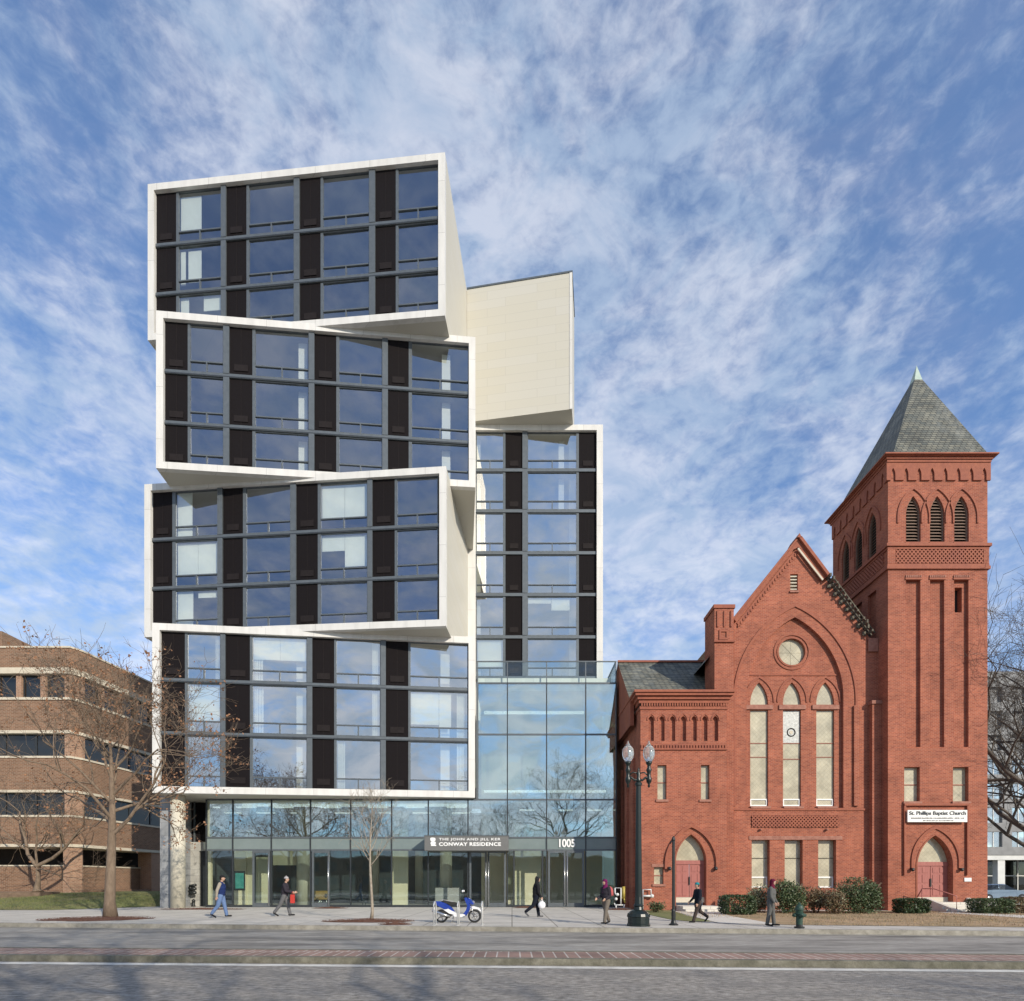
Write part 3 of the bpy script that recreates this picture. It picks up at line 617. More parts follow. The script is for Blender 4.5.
# belt, corbels, cornice on front and left side
t = MB()
def belt(p, z0, z1, m='brick_trim', o=.0):
    """ring round the tower proud by p"""
    t.box(tx0 - p, tx1 + p, ty - p, ty - .001, z0, z1, m); t.box(tx0 - p, tx0 - .001, ty, ty + TW + p, z0, z1, m); t.box(tx1 + .001, tx1 + p, ty, ty + TW + p, z0, z1, m)
belt(.10, tz(569.5), tz(566.5)); belt(.06, tz(566.4), tz(564.2)); belt(.06, tz(549.5), tz(547.2)); belt(.14, tz(547.1), tz(544.2))
for a, b in ((888, 895), (983, 987.5)): t.box(tx(a) - .05 * (a == 888), tx(b) + .05 * (b > 985), ty - .05, ty - .002, tz(564), tz(549.6), 'brick_red')
t.M = Matrix(); lattice(t, tx(895.5), tx(982.5), tz(563.5), tz(550), ty - .055, 22, 3)
t.M = ML; lattice(t, ty + .35, ty + TW - .35, tz(563.5), tz(550), -.055, 22, 3); t.M = Matrix()
# scalloped corbel table
def corbel(x0, x1, za, zb, y0, y1, n, mx, w=.5):
    t.M = mx; o = [(x0, za), (x0, zb)]; p = (x1 - x0) / n; zs = zb + (za - zb) * .30; h = (za - zb) * .40
    for i in range(n):
        c = x0 + p * (i + .5); hw = p * .17
        o += [(c - hw, zb)] + [(a, b) for a, b in pointed(c, hw, zs, h, 4)] + [(c + hw, zb)]
    o += [(x1, zb), (x1, za)]
    t.plate(o, [], y0, y1, 'brick_trim'); t.M = Matrix()
corbel(tx0 - .12, tx1 + .12, tz(463.5), tz(481), ty - .08, ty - .003, 8, Matrix()); corbel(ty, ty + TW, tz(463.5), tz(481), -.08, -.003, 8, ML)
belt(.12, tz(463.4), tz(461)); belt(.18, tz(460.9), tz(459)); belt(.28, tz(458.9), tz(457)); 
# window caps with dentils over the recessed panels
for a, b in ((905, 921.5), (929, 945.4), (953, 969.5)):
    t.box(tx(a), tx(b), ty - .05, ty - .002, tz(579.8), tz(578), 'brick_trim')
    for k in range(8): xx = tx(a) + (tx(b) - tx(a)) * (k + .15) / 8; t.box(xx, xx + .07, ty - .06, ty - .002, tz(577.9), tz(575.5), 'sandstone')
for c, w, a, b, h in L3:
    t.M = Matrix(); archband(t, c, w + .42, h + .45, w + .50, h + .55, b - .1, b - .45, ty - .06, ty - .002, 'brick_trim')
    t.box(c - w - .08, c + w + .08, ty - .08, ty - .003, a - .12, a - .002, 'brick_trim')
for c, w, a, b, h in L3s: t.M = ML; archband(t, c, w + .34, h + .4, w + .42, h + .5, b - .1, b - .45, -.06, -.002, 'brick_trim')
t.M = Matrix()
t.build('tower_trim', tower)
pane('window', rect(*sw[0]), ty + .5, 'dark_void', tower, bars=[(tx(956.5), tx(964.8), tz(612.5), tz(611))])
for w in w2:
    pane('window', rect(*w), ty + .24, 'pale_pane', tower, bars=[(w[0], w[1], (w[2] + w[3]) / 2 - .03, (w[2] + w[3]) / 2 + .03)])
    q = MB(); q.box(w[0] - .08, w[1] + .08, ty - .09, ty + .2, w[2] - .12, w[2] - .001, 'sandstone'); q.build('window_sill', tower)
pane('window', smallw, .45, 'pale_pane', tower, ML)
# roof
rz = tz(456.9); ap = Vector((23.72, 34.0, Z(373, 34.0))); ap0 = Vector((23.72, 34.0, Z(365.5, 34.0)))
e = .26; cs = [Vector((tx0 - e + .42, ty - e + .1, rz)), Vector((tx1 + e - .30, ty - e + .1, rz)), Vector((tx1 + e, ty + TW + e, rz)), Vector((tx0 - e + .3, ty + TW + e, rz))]
q = MB(); k = .93; tops = [c.lerp(ap, k) for c in cs]; tops = cs and [c + (ap - c) * k for c in cs]
q.add([tuple(c) for c in cs] + [tuple(c) for c in tops], [(0, 1, 5, 4), (1, 2, 6, 5), (2, 3, 7, 6), (3, 0, 4, 7), (3, 2, 1, 0)], 'slate')
q.box(tx0 - .4, tx1 + .4, ty - .4, ty + TW + .4, tz(457.0) + .0005, rz + .002, 'brick_trim') if False else None
roof = q.build('pyramid_roof', tower)
q = MB(); q.add([tuple(c + (c - ap).normalized() * .12) for c in tops] + [tuple(ap0)], [(0, 1, 4), (1, 2, 4), (2, 3, 4), (3, 0, 4), (3, 2, 1, 0)], 'copper'); q.build('copper_cap', tower)
q = MB(); p = .36; q.prism([(tx0 - p, ty - p), (tx1 + p, ty - p), (tx1 + p, ty + TW + p), (tx0 - p, ty + TW + p)], rz - .07, rz - .002, 'brick_trim'); q.build('eaves', tower)
# tower door, arch, drip moulds, sign, lamps
def church_door(cx, hw, z0, zl, zap, y, parent, kick=.3):
    q = MB(); q.box(cx - hw, cx + hw, y - .04, y + .1, zl - .12, zl + .10, 'door_red'); q.box(cx - hw, cx + hw, y - .03, y + .06, z0 + .02, z0 + kick, 'limestone')
    for s_ in (-1, 1):
        a, b = (cx - hw, cx - .015) if s_ < 0 else (cx + .015, cx + hw)
        q.box(a, b, y, y + .06, z0 + kick + .01, zl - .12, 'door_red'); H = zl - .12 - z0 - kick
        for (f0, f1) in ((.06, .40), (.46, .72), (.78, .95)):
            for (g1, g2) in ((.12, .46), (.54, .88)):
                q.box(a + (b - a) * g1, a + (b - a) * g2, y - .018, y - .001, z0 + kick + H * f0, z0 + kick + H * f1, 'door_red')
    q.box(cx - .03, cx + .03, y - .06, y - .02, z0 + 1.0, z0 + 1.45, 'pole_black')
    o = q.build('double_door', parent)
    pane('fanlight', pointed(cx, hw, zl + .10, zap - zl - .10), y + .03, 'pale_pane', parent)
cxd = tx(935); hwd = tx(952.5) - cxd
church_door(cxd, hwd - .003, tz(905), tz(863.5), tz(835.5), ty + .36, tower, .42)
q = MB(); c2 = tx(935.5); archband(q, c2, tx(958) - c2, tz(829) - tz(862), tx(960.3) - c2, tz(825.4) - tz(862), tz(862), tz(868), ty - .07, ty - .002, 'brick_trim', 14)
archband(q, cxd, hwd + .01, tz(835.5) - tz(866) + .01, hwd + .09, tz(834) - tz(866), tz(866), g0, ty - .03, ty - .0025, 'brick_trim', 14)
for a in (903.8, 966.6): q.box(tx(a) - .05, tx(a) + .05, ty - .12, ty - .002, tz(875), tz(806), 'brick_trim')
q.box(tx(903), tx(967.3), ty - .14, ty - .002, tz(805.9), tz(803.8), 'brick_trim')
q.build('drip_mould', tower)
for a in (911, 960): q = MB(); q.box(tx(a) - .06, tx(a) + .06, ty - .22, ty - .002, tz(869), tz(868.1), 'pole_black'); q.lathe((tx(a), ty - .14, tz(871.5)), [(.02, 0), (.09, .05), (.09, .12), (.05, .16)], 10, 'pole_black'); q.build('wall_lamp', tower)
def sX(p): return X(p, ty - .23)
def sZ(p): return Z(p, ty - .23)
q = MB(); q.box(sX(907.7), sX(967.3), ty - .23, ty - .16, sZ(822), sZ(810), 'white_paint'); sg = q.build('church_sign', tower)
text('St. Phillips Baptist Church', sX(909.3), sX(965.8), sZ(816), sZ(811.2), ty - .24, 'frame_dark', 'lettering', sg, bold=.008, spacing=.98)
q = MB(); rs_ = random.Random(4)   # two lines of small print, too fine to read in the photograph
for a, b, y0, y1 in ((911, 964, 818.6, 817.5), (923, 953, 820.9, 820.0)):
    p = a
    while p < b:
        w_ = rs_.uniform(.35, .6)
        if rs_.random() < .84: q.box(sX(p), sX(p + w_ * .7), sZ(y0) * 0 + ty - .245, ty - .232, sZ(y0), sZ(y1 + rs_.uniform(0, .3)), 'sign_grey')
        p += w_
q.build('small_print', sg)
q = MB(); q.box(tx(964), tx(971), ty - .04, ty - .002, tz(881.5), tz(877.8), 'white_paint'); q.build('notice_plate', tower)
# steps
q = MB()
for k in range(5): q.box(tx(926 - k * .6), tx(960 + k * 1.5), ty - .35 - .32 * (k + 1) + .0, ty + (.3 if k == 0 else -.35 - .32 * k), g0, .62 - .11 * k, 'path_conc')
for a in (924, 966): q.add([(tx(a), ty - .02, g0), (tx(a) + .2, ty - .02, g0), (tx(a) + .2 + .2, ty - 2.1, g0), (tx(a) + .2, ty - 2.1, g0), (tx(a), ty - .02, .85), (tx(a) + .2, ty - .02, .85), (tx(a) + .4, ty - 2.1, .25), (tx(a) + .2, ty - 2.1, .25)], [(0, 1, 2, 3), (4, 5, 6, 7), (0, 1, 5, 4), (1, 2, 6, 5), (2, 3, 7, 6), (3, 0, 4, 7)], 'path_conc')
st = q.build('entrance_steps', ch)
q = MB(); q.tube([(tx(911), ty - .5, .9), (tx(913), ty - .7, 1.35), (tx(922), ty - .9, 1.35), (tx(930), ty - 1.9, .98), (tx(930), ty - 1.9, .1)], .03, 8, 'door_red'); q.tube([(tx(913), ty - .7, 1.35), (tx(913), ty - .7, .1)], .025, 6, 'door_red'); q.build('handrail', st)

# --- gabled front
gy = 32.6
def gx(p): return X(p, gy)
def gz(p): return Z(p, gy)
xl, xr = gx(726), gx(889)
apx, apz = gx(796.8), gz(541)
sl = 1.25
zl_ = apz - (apx - gx(733)) * sl; zr_ = apz - (gx(869) - apx) * 1.33
gab = [(xl, g0), (xl, zl_ - 1), (gx(733), zl_), (apx, apz), (gx(869), zr_), (gx(869), zr_ - .6), (xr, zr_ - .6), (xr, g0)]
big_in = lancet(gx(795), gx(843.5) - gx(795), gz(808), gz(697), gz(617) - gz(697), 16)
cs3 = (760.7, 793.7, 827.2); hw = gx(9) - gx(0)
lan = [lancet(gx(c), hw, gz(703.5), gz(702.5), gz(681) - gz(702.5)) for c in cs3]
lower = [(gx(c) - hw, gx(c) + hw, gz(806), gz(709)) for c in cs3]
bot = [(gx(c) - hw, gx(c) + hw, gz(888), gz(840)) for c in cs3]
circ = [(gx(793.5) + .75 * cos(2 * PI * i / 28), gz(650.5) + .75 * sin(2 * PI * i / 28)) for i in range(28)]
ven = rect(gx(790.3), gx(797.8), gz(591), gz(574))
w = MB()
w.plate(gab, [big_in, ven] + [rect(*b) for b in bot], gy, gy + .2, 'brick_red')
w.plate(gab, lan + [circ, ven] + [rect(*b) for b in bot + lower], gy + .2, gy + .5, 'brick_red')
nave = w.build('gable_wall', ch)
q = MB(); z = gz(591)
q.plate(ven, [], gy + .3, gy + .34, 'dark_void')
for k in range(5): q.box(gx(790.5), gx(797.6), gy + .05, gy + .19, z + .1 + k * .18, z + .16 + k * .18, 'limestone')
q.box(gx(789.5), gx(798.6), gy - .08, gy + .05, z - .1, z - .002, 'sandstone'); q.build('louvred_vent', nave)
for k, c in enumerate(cs3):
    c_ = gx(c); pane('lancet_window', [(a, b) for a, b in lan[k]], gy + .340, 'pale_pane', nave)
    a, b, z0, z1 = lower[k]
    def ex(q, a=a, b=b, z0=z0, z1=z1, k=k):
        f = .045
        q.plate(rect(a + .02, b - .02, z0 + .03, z0 + .44), [rect(a + .09, b - .09, z0 + .1, z0 + .37)], gy + .275, gy + .318, 'white_paint')
        if k == 1: q.box(a + .03, b - .03, gy + .300, gy + .318, gz(742), z1 - .02, 'lead_pane'); q.plate([(c_ + .25 * cos(2 * PI * i_ / 20), gz(731) + .25 * sin(2 * PI * i_ / 20)) for i_ in range(20)], [[(c_ + .19 * cos(2 * PI * i_ / 20), gz(731) + .19 * sin(2 * PI * i_ / 20)) for i_ in range(20)]], gy + .285, gy + .299, 'vent_box'); q.plate([(c_ + .10 * cos(2 * PI * i_ / 16), gz(731) + .10 * sin(2 * PI * i_ / 16)) for i_ in range(16)], [], gy + .285, gy + .299, 'limestone')
        for zz_ in ([gz(742), gz(756)] if k != 1 else [gz(742), gz(758)]): q.box(a, b, gy + .285, gy + .318, zz_ - .025, zz_ + .02, 'sandstone')
    pane('lancet_window', rect(a, b, z0, z1), gy + .320, 'pale_pane', nave, extra=ex)
    a, b, z0, z1 = bot[k]
    def ex2(q, a=a, b=b, z0=z0, z1=z1, k=k):
        q.box(a, b, gy + .275, gy + .308, gz(858) - .02, gz(858) + .02, 'rafter_wood')
        if k != 1: q.plate(rect(a + .02, b - .02, z0 + .02, gz(876.5)), [rect(a + .09, b - .09, z0 + .1, gz(878))], gy + .265, gy + .308, 'white_paint')
    pane('basement_window', rect(a, b, z0, z1), gy + .310, 'pale_pane', nave, extra=ex2)
def rose(q):
    cx_, cz_ = gx(793.5), gz(650.5)
    for i in range(4):
        a_ = PI * i / 4; d = Vector((cos(a_), 0, sin(a_))) * .72
        q.tube([(cx_ - d.x, gy + .355, cz_ - d.z), (cx_ + d.x, gy + .355, cz_ + d.z)], .006, 4, 'pale_pane')
pane('rose_window', circ, gy + .360, 'pale_pane', nave, extra=rose)
t = MB()
cx_ = gx(795); archband(t, gx(795), gx(855) - cx_, gz(607) - gz(700), gx(857) - cx_, gz(603) - gz(700), gz(700), gz(702), gy - .06, gy - .002, 'brick_trim', 18)
for sx in (-1, 1): t.box(cx_ + sx * (gx(856) - cx_) - .06, cx_ + sx * (gx(856) - cx_) + .06, gy - .06, gy - .002, gz(806), gz(702.1), 'brick_trim')
c0, c1 = (gx(793.5), gz(650.5)), 0
ring = lambda r: [(c0[0] + r * cos(2 * PI * i / 28), c0[1] + r * sin(2 * PI * i / 28)) for i in range(28)]
t.plate(ring(1.03), [ring(.93)], gy + .15, gy + .198, 'brick_trim'); t.plate(ring(.85), [ring(.755)], gy + .165, gy + .198, 'brick_trim')
t.box(gx(749.5), gx(839), gy + .16, gy + .198, gz(674.5), gz(673), 'brick_trim')
for c in cs3:
    t_ = gx(c); archband(t, t_, hw + .28, gz(677) - gz(700), hw + .36, gz(674.6) - gz(700), gz(700), gz(701), gy + .15, gy + .198, 'brick_trim')
    t.box(t_ - hw - .25, t_ + hw + .25, gy + .12, gy + .198, gz(708.5), gz(704), 'sandstone')
    t.box(t_ - hw - .05, t_ + hw + .05, gy - .05, gy + .2, gz(808.4), gz(806.2), 'sandstone')
t.box(xl + .02, gx(884), gy - .05, gy - .002, gz(810.5), gz(808.6), 'brick_trim')
t.box(gx(751), gx(838.5), gy - .005, gy - .001, gz(827.5), gz(815.5), 'brick_gap'); lattice(t, gx(751.5), gx(838), gz(827), gz(816), gy - .07, 24, 3, t=.06)
t.box(gx(749), gx(842), gy - .04, gy - .002, gz(839.8), gz(836), 'sandstone')
for c in (760, 826): t.lathe((gx(c), gy - .1, gz(831)), [(.03, 0), (.09, .05), (.06, .12)], 8, 'sandstone')
# copings on the gable
def rake(x0, z0, x1, z1, off0, off1, y0, y1, m):
    d = Vector((x1 - x0, z1 - z0)).normalized(); n = Vector((-d.y, d.x)) * (1 if d.x > 0 else -1)
    if n.y < 0: n = -n
    t.plate([(x0 + n.x * off0, z0 + n.y * off0), (x0 + n.x * off1, z0 + n.y * off1), (x1 + n.x * off1, z1 + n.y * off1), (x1 + n.x * off0, z1 + n.y * off0)], [], y0, y1, m)
rake(gx(733), zl_, apx, apz, .002, .10, gy - .22, gy + .8, 'brick_trim'); rake(gx(733), zl_, apx, apz, -.16, -.003, gy - .16, gy - .002, 'brick_trim'); rake(gx(733), zl_, apx, apz, -.50, -.24, gy - .05, gy - .0025, 'brick_trim')
n = 26
for i in range(n):
    f = (i + .5) / n; x = gx(733) + (apx - gx(733)) * f; z = zl_ + (apz - zl_) * f; t.box(x - .035 + .22, x + .035 + .22, gy - .09, gy - .052, z - .46, z - .32, 'brick_trim')
xb, zb = gx(825), apz - (gx(825) - apx) * 1.33
rake(apx, apz, xb, zb, .002, .16, gy - .32, gy + .8, 'brick_trim'); t.add([(apx - .13, gy - .32, apz + .02), (apx + .13, gy - .32, apz + .02), (apx, gy - .32, apz + .26), (apx - .13, gy + .8, apz + .02), (apx + .13, gy + .8, apz + .02), (apx, gy + .8, apz + .26)], [(0, 1, 2), (5, 4, 3), (0, 2, 5, 3), (1, 4, 5, 2)], 'brick_trim'); t.plate([(apx - .55, apz - .7), (apx, apz - .02), (apx + .55, apz - .7), (apx, apz - .45)], [], gy - .17, gy - .003, 'brick_trim'); rake(apx, apz, xb, zb, -.25, -.003, gy - .16, gy - .002, 'brick_trim'); rake(apx + .2, apz - .35, xb, zb, -.34, -.24, gy - .22, gy - .165, 'limestone')
t.build('gable_trim', nave)
t = MB(); xe, ze = gx(869), zr_
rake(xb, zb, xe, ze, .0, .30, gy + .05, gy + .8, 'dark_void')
rnd = random.Random(5)
for i in range(15):
    f = (i + .5) / 15; x = xb + (xe - xb) * f; z = zb + (ze - zb) * f; l = .3 + rnd.random() * .25
    t.box(x - .04, x + .05, gy - l, gy + .04, z + .02, z + .12 + rnd.random() * .1, 'rafter_wood')
    t.box(x - .16, x + .02, gy - .10, gy - .004, z - .32 + rnd.random() * .1, z - .05, 'rafter_wood') if i % 2 else None
rake(xb + .1, zb - .1, xe, ze, .31, .36, gy - .12, gy - .05, 'rafter_wood'); rake(xb + .3, zb - .4, xe, ze, -.05, .0, gy - .3, gy - .26, 'rafter_wood')
t.box(xe - .1, xe + .45, gy - .12, gy - .07, ze - .85, ze - .1, 'sandstone')
t.build('exposed_rafters', nave)
# corner chimney pier left of the gable
q = MB(); cyy = 32.35; x0, x1 = X(714.5, cyy), X(733.8, cyy)
q.box(x0, x1, cyy, cyy + 1.6, g0, Z(608.5, cyy), 'brick_red'); q.box(x0 - .06, x1 + .06, cyy - .06, cyy + 1.66, Z(608.4, cyy), Z(604.8, cyy), 'brick_trim')
q.box(x0 + .12, x0 + .2, cyy - .07, cyy - .002, Z(627, cyy), Z(611, cyy), 'brick_trim'); q.box(x1 - .2, x1 - .12, cyy - .07, cyy - .002, Z(627, cyy), Z(611, cyy), 'brick_trim'); q.box(x0 + .5, x0 + .56, cyy - .06, cyy - .002, Z(627, cyy), Z(611, cyy), 'brick_trim')
q.box(x0 - .05, x1 + .05, cyy - .1, cyy - .002, Z(642.5, cyy), Z(640.8, cyy), 'brick_trim'); q.plate(rect(x0 + .25, x0 + .75, Z(640, cyy), Z(630, cyy)), [rect(x0 + .35, x0 + .65, Z(638, cyy), Z(632, cyy))], cyy - .06, cyy - .002, 'brick_trim')
q.build('corner_pier', ch)
# buttress in the angle by the tower
q = MB(); q.box(gx(868.5), gx(879), gy - .35, gy - .002, g0, gz(706), 'brick_red'); q.box(gx(867.5), gx(880), gy - .42, gy - .002, gz(705.9), gz(702.5), 'sandstone'); q.box(gx(853), gx(858), gy - .12, gy - .002, gz(806), gz(706), 'brick_red')
q.box(gx(868.0), gx(879.5), gy - .37, gy - .003, gz(800), gz(797), 'brick_trim') if False else None
q.build('buttress', ch)
# nave roof and body behind
q = MB(); yb = gy + 20
rz0 = apz - .35
q.add([(apx, gy + .5, rz0), (apx, yb, rz0), (gx(708), yb, rz0 - (apx - gx(708)) * sl), (gx(708), gy + .5, rz0 - (apx - gx(708)) * sl), (xr + .5, gy + .5, rz0 - (xr + .5 - apx) * sl), (xr + .5, yb, rz0 - (xr + .5 - apx) * sl)], [(0, 1, 2, 3), (0, 4, 5, 1)], 'slate')
q.build('nave_roof', ch, recalc=False)
# --- left entrance wing
vy = 31.95
def vx_(p): return X(p, vy)
def vz(p): return Z(p, vy)
x0, x1 = vx_(640.5), vx_(727); zt = vz(706)
arc = [lancet(vx_(c), .15, vz(741), vz(720), vz(716) - vz(720), 5) for c in (651.2, 661.9, 672.6, 683.4, 694.1, 704.8, 715.5)]
nw = [(vx_(657.5), vx_(666.5), vz(799.5), vz(765)), (vx_(701), vx_(709.5), vz(799.5), vz(765))]
sq_ = (vx_(654), vx_(663.5), vz(884), vz(867))
cxv = vx_(691); hv = vx_(706) - cxv
dv = lancet(cxv, hv, g0, vz(862), vz(834.5) - vz(862))
w = MB(); o = rect(x0, x1, g0, zt)
w.plate(o, arc + [rect(*a) for a in nw + [sq_]] + [dv], vy, vy + .18, 'brick_red'); w.plate(o, [rect(*a) for a in nw + [sq_]] + [dv], vy + .18, vy + .55, 'brick_red')
w.box(x0, x0 + .4, vy + .55, vy + 8.3, g0, zt, 'brick_red'); w.box(x1 - .4, x1, vy + .55, cyy - .1, g0, zt, 'brick_red') if False else None
for k, yy in enumerate((vy + 1.4, vy + 3.2, vy + 5)): w.box(x0 - .14, x0 - .002, yy, yy + .6, g0, vz(752), 'brick_red')
ves = w.build('porch_wall', ch)
t = MB()
for (p, a, b) in ((.05, 709.5, 706.5), (.10, 703.5, 700.2), (.2, 700.1, 697), (.34, 696.9, 694.4), (.42, 694.3, 692)):
    t.box(x0 - p, x1 + p * .7, vy - p, vy - .001, vz(a), vz(b), 'brick_trim'); t.box(x0 - p, x0 - .001, vy, vy + 8.2, vz(a), vz(b), 'brick_trim')
for k in range(34): xx = x0 + (x1 - x0) * (k + .2) / 34; t.box(xx, xx + .08, vy - .09, vy - .002, vz(706.4), vz(703.7), 'brick_trim')
for c in (651.2, 661.9, 672.6, 683.4, 694.1, 704.8, 715.5): archband(t, vx_(c), .19, vz(714.5) - vz(720), .25, vz(713.6) - vz(720), vz(720), vz(720.5), vy - .04, vy - .002, 'brick_trim', 5)
t.box(x0, x1, vy - .05, vy - .003, vz(745.5), vz(744), 'brick_trim'); t.box(x0, x1, vy - .08, vy - .002, vz(750), vz(748.3), 'brick_trim')
for k in range(30): xx = x0 + (x1 - x0) * (k + .2) / 30; t.box(xx, xx + .09, vy - .07, vy - .003, vz(748.2), vz(745.6), 'brick_trim')
t.box(x0 + .001, x1, vy + .002, vy + 7.9, vz(694.2), vz(693.4), 'slate')
archband(t, cxv, vx_(715.5) - cxv, vz(827.5) - vz(864), vx_(717.6) - cxv, vz(824) - vz(864), vz(864), vz(869), vy - .12, vy - .002, 'brick_trim', 14)
archband(t, cxv, hv + .01, vz(834.5) - vz(862) + .01, hv + .1, vz(833) - vz(862), vz(862), g0, vy - .03, vy - .003, 'brick_trim', 14)
for a in nw + [sq_]: t.box(a[0] - .1, a[1] + .1, vy - .07, vy + .15, a[2] - .13, a[2] - .002, 'sandstone')
t.box(sq_[0] - .12, sq_[1] + .12, vy - .03, vy - .002, sq_[3] + .001, sq_[3] + .16, 'sandstone')
t.build('porch_trim', ves)
for a in nw + [sq_]: pane('window', rect(*a), vy + .2, 'pale_pane', ves, bars=[(a[0], a[1], (a[2] + a[3]) / 2 - .03, (a[2] + a[3]) / 2 + .03)])
church_door(cxv, hv - .003, vz(903), vz(862), vz(834.5), vy + .32, ves)
for a in (669, 715): q = MB(); q.box(vx_(a) - .05, vx_(a) + .05, vy - .2, vy - .002, vz(868), vz(866.8), 'pole_black'); q.lathe((vx_(a), vy - .15, vz(870.5)), [(.02, 0), (.1, .05), (.1, .14), (.05, .18)], 10, 'pole_black'); q.build('wall_lamp', ves)
q = MB(); q.box(vx_(676), vx_(714), vy - 1.3, vy + .3, g0, .42, 'path_conc'); q.box(vx_(676), vx_(714), vy - 1.8, vy - 1.301, g0, .28, 'path_conc'); q.build('entrance_steps', ch)
q = MB(); q.add([(vx_(716), vy - .2, g0), (vx_(718), vy - .2, g0), (vx_(728), vy - 3.2, g0), (vx_(725.5), vy - 3.2, g0), (vx_(716), vy - .2, .75), (vx_(718), vy - .2, .75), (vx_(728), vy - 3.2, .32), (vx_(725.5), vy - 3.2, .32)], [(0, 1, 2, 3), (4, 5, 6, 7), (0, 1, 5, 4), (1, 2, 6, 5), (2, 3, 7, 6), (3, 0, 4, 7)], 'kerb'); q.box(X(729.5, 29), X(731, 29), 29, 29.1, .1, 1.0, 'brick_trim'); q.build('step_wall', ch)
# slate transept roof with its brick gable end
q = MB(); ry0, ry1 = vy + .9, vy + 4.6; zr0, zr1 = Z(699, ry0), Z(662.5, ry1); ra, rb = X(620.5, ry1), X(712, ry1)
e0 = 6.66
q.add([(e0, ry0, zr0), (rb, ry0, zr0), (rb, ry1, zr1), (e0, ry1, zr1), (rb, ry1 + 3.7, zr0), (e0, ry1 + 3.7, zr0)], [(0, 1, 2, 3), (3, 2, 4, 5)], 'slate')
q.build('transept_roof', ch, recalc=False)
q = MB(); q.add([(e0 + .04, ry0, zr0 - 1.5), (e0 + .04, ry0, zr0 - .05), (e0 + .04, ry1, zr1 - .04), (e0 + .04, ry1 + 3.7, zr0 - .05), (e0 + .04, ry1 + 3.7, zr0 - 1.5), (e0 + .25, ry0, zr0 - 1.5), (e0 + .25, ry0, zr0 - .05), (e0 + .25, ry1, zr1 - .04), (e0 + .25, ry1 + 3.7, zr0 - .05), (e0 + .25, ry1 + 3.7, zr0 - 1.5)],
  [(0, 1, 2, 3, 4), (9, 8, 7, 6, 5), (0, 5, 6, 1), (1, 6, 7, 2), (2, 7, 8, 3), (3, 8, 9, 4)], 'brick_trim')
q.box(e0, rb, ry1 - .08, ry1 + .08, zr1 + .0, zr1 + .12, 'brick_trim'); q.build('transept_gable', ch)
q = MB(); q.box(rb - .3, gx(733), ry0 + .3, ry0 + 12, zr0 - 3, zr1 + .9, 'tan_brick'); q.build('nave_side_wall', ch)
# ------------------------------------------------------------------ brick office building on the left
ob = thing('brick_office_building', 'brown brick office building with pale stone bands and ribbon windows behind the bare trees', 'building', (-32, 44, .2))
oy = 41.0
def oz(p): return Z(p, oy)
B0 = Vector((X(70, oy), oy)); C0 = Vector((-30.9, 41.7)); SD = Vector((.1333, .991)).normalized(); D0 = C0 + SD * 32
A0 = Vector((-62, oy))
def foot(off):
    """footprint pushed outwards by off"""
    n1, n2, n3 = Vector((0, -1)), Vector(((C0 - B0).y, -(C0 - B0).x)).normalized(), Vector((SD.y, -SD.x))
    def isect(p, d, q, e):
        den = d.x * e.y - d.y * e.x; t = ((q.x - p.x) * e.y - (q.y - p.y) * e.x) / den; return p + d * t
    b = isect(A0 + n1 * off, B0 - A0, B0 + n2 * off, C0 - B0); c = isect(B0 + n2 * off, C0 - B0, C0 + n3 * off, SD)
    return [A0 + n1 * off, b, c, D0 + n3 * off, Vector((-62, D0.y))]
w = MB()
for a, b in ((668, 648), (730.5, 700), (790, 758), (844, 817)): w.prism(foot(0), oz(a), oz(b), 'tan_brick')
w.prism(foot(-.05), oz(892) - .6, oz(890), 'tan_brick')
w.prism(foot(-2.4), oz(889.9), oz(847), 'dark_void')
w.prism(foot(-1.0), oz(889.95), oz(866), 'tan_brick')
w.box(-58, X(2, 50), 50, 70, 17, 23.4, 'tan_brick')
w.build('brick_wall', ob)
s = MB()
for a, b, o in ((648, 646.3, .06), (674, 668, .12), (700, 697.5, .08), (733.5, 730.5, .08), (758, 756, .06), (792.5, 790, .08), (817, 815, .06), (847, 844, .12), (865.9, 864.5, -.95)):
    s.prism(foot(o), oz(a) + .001, oz(b) - .001, 'limestone')
s.build('stone_band', ob)
gl_ = MB()
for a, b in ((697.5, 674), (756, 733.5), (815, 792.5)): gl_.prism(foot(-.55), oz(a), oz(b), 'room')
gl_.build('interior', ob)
def along(p0, d, s0, s1, t0, t1, z0, z1, m, name, mb=None):
    n = Vector((d.y, -d.x)); q = mb or MB(); poly = [p0 + d * s0 + n * t0, p0 + d * s1 + n * t0, p0 + d * s1 + n * t1, p0 + d * s0 + n * t1]
    q.prism(poly, z0, z1, m)
    if mb is None: return q.build(name, ob)
fx = Vector((1, 0)); Lf = (B0 - A0).x
for a, b in ((697.5, 674), (756, 733.5), (815, 792.5)):
    pier = MB(); pier.prism([B0 + fx * -.4 + Vector((0, .02)), B0 + Vector((0, .02)), C0 + Vector((-.02, .02)), C0 + SD * .25 + Vector((-.02, 0)), C0 + SD * .25 + Vector((-.6, 0)), B0 + Vector((-.4, .55))], oz(a), oz(b), 'tan_pier'); pier.build('brick_pier', ob)
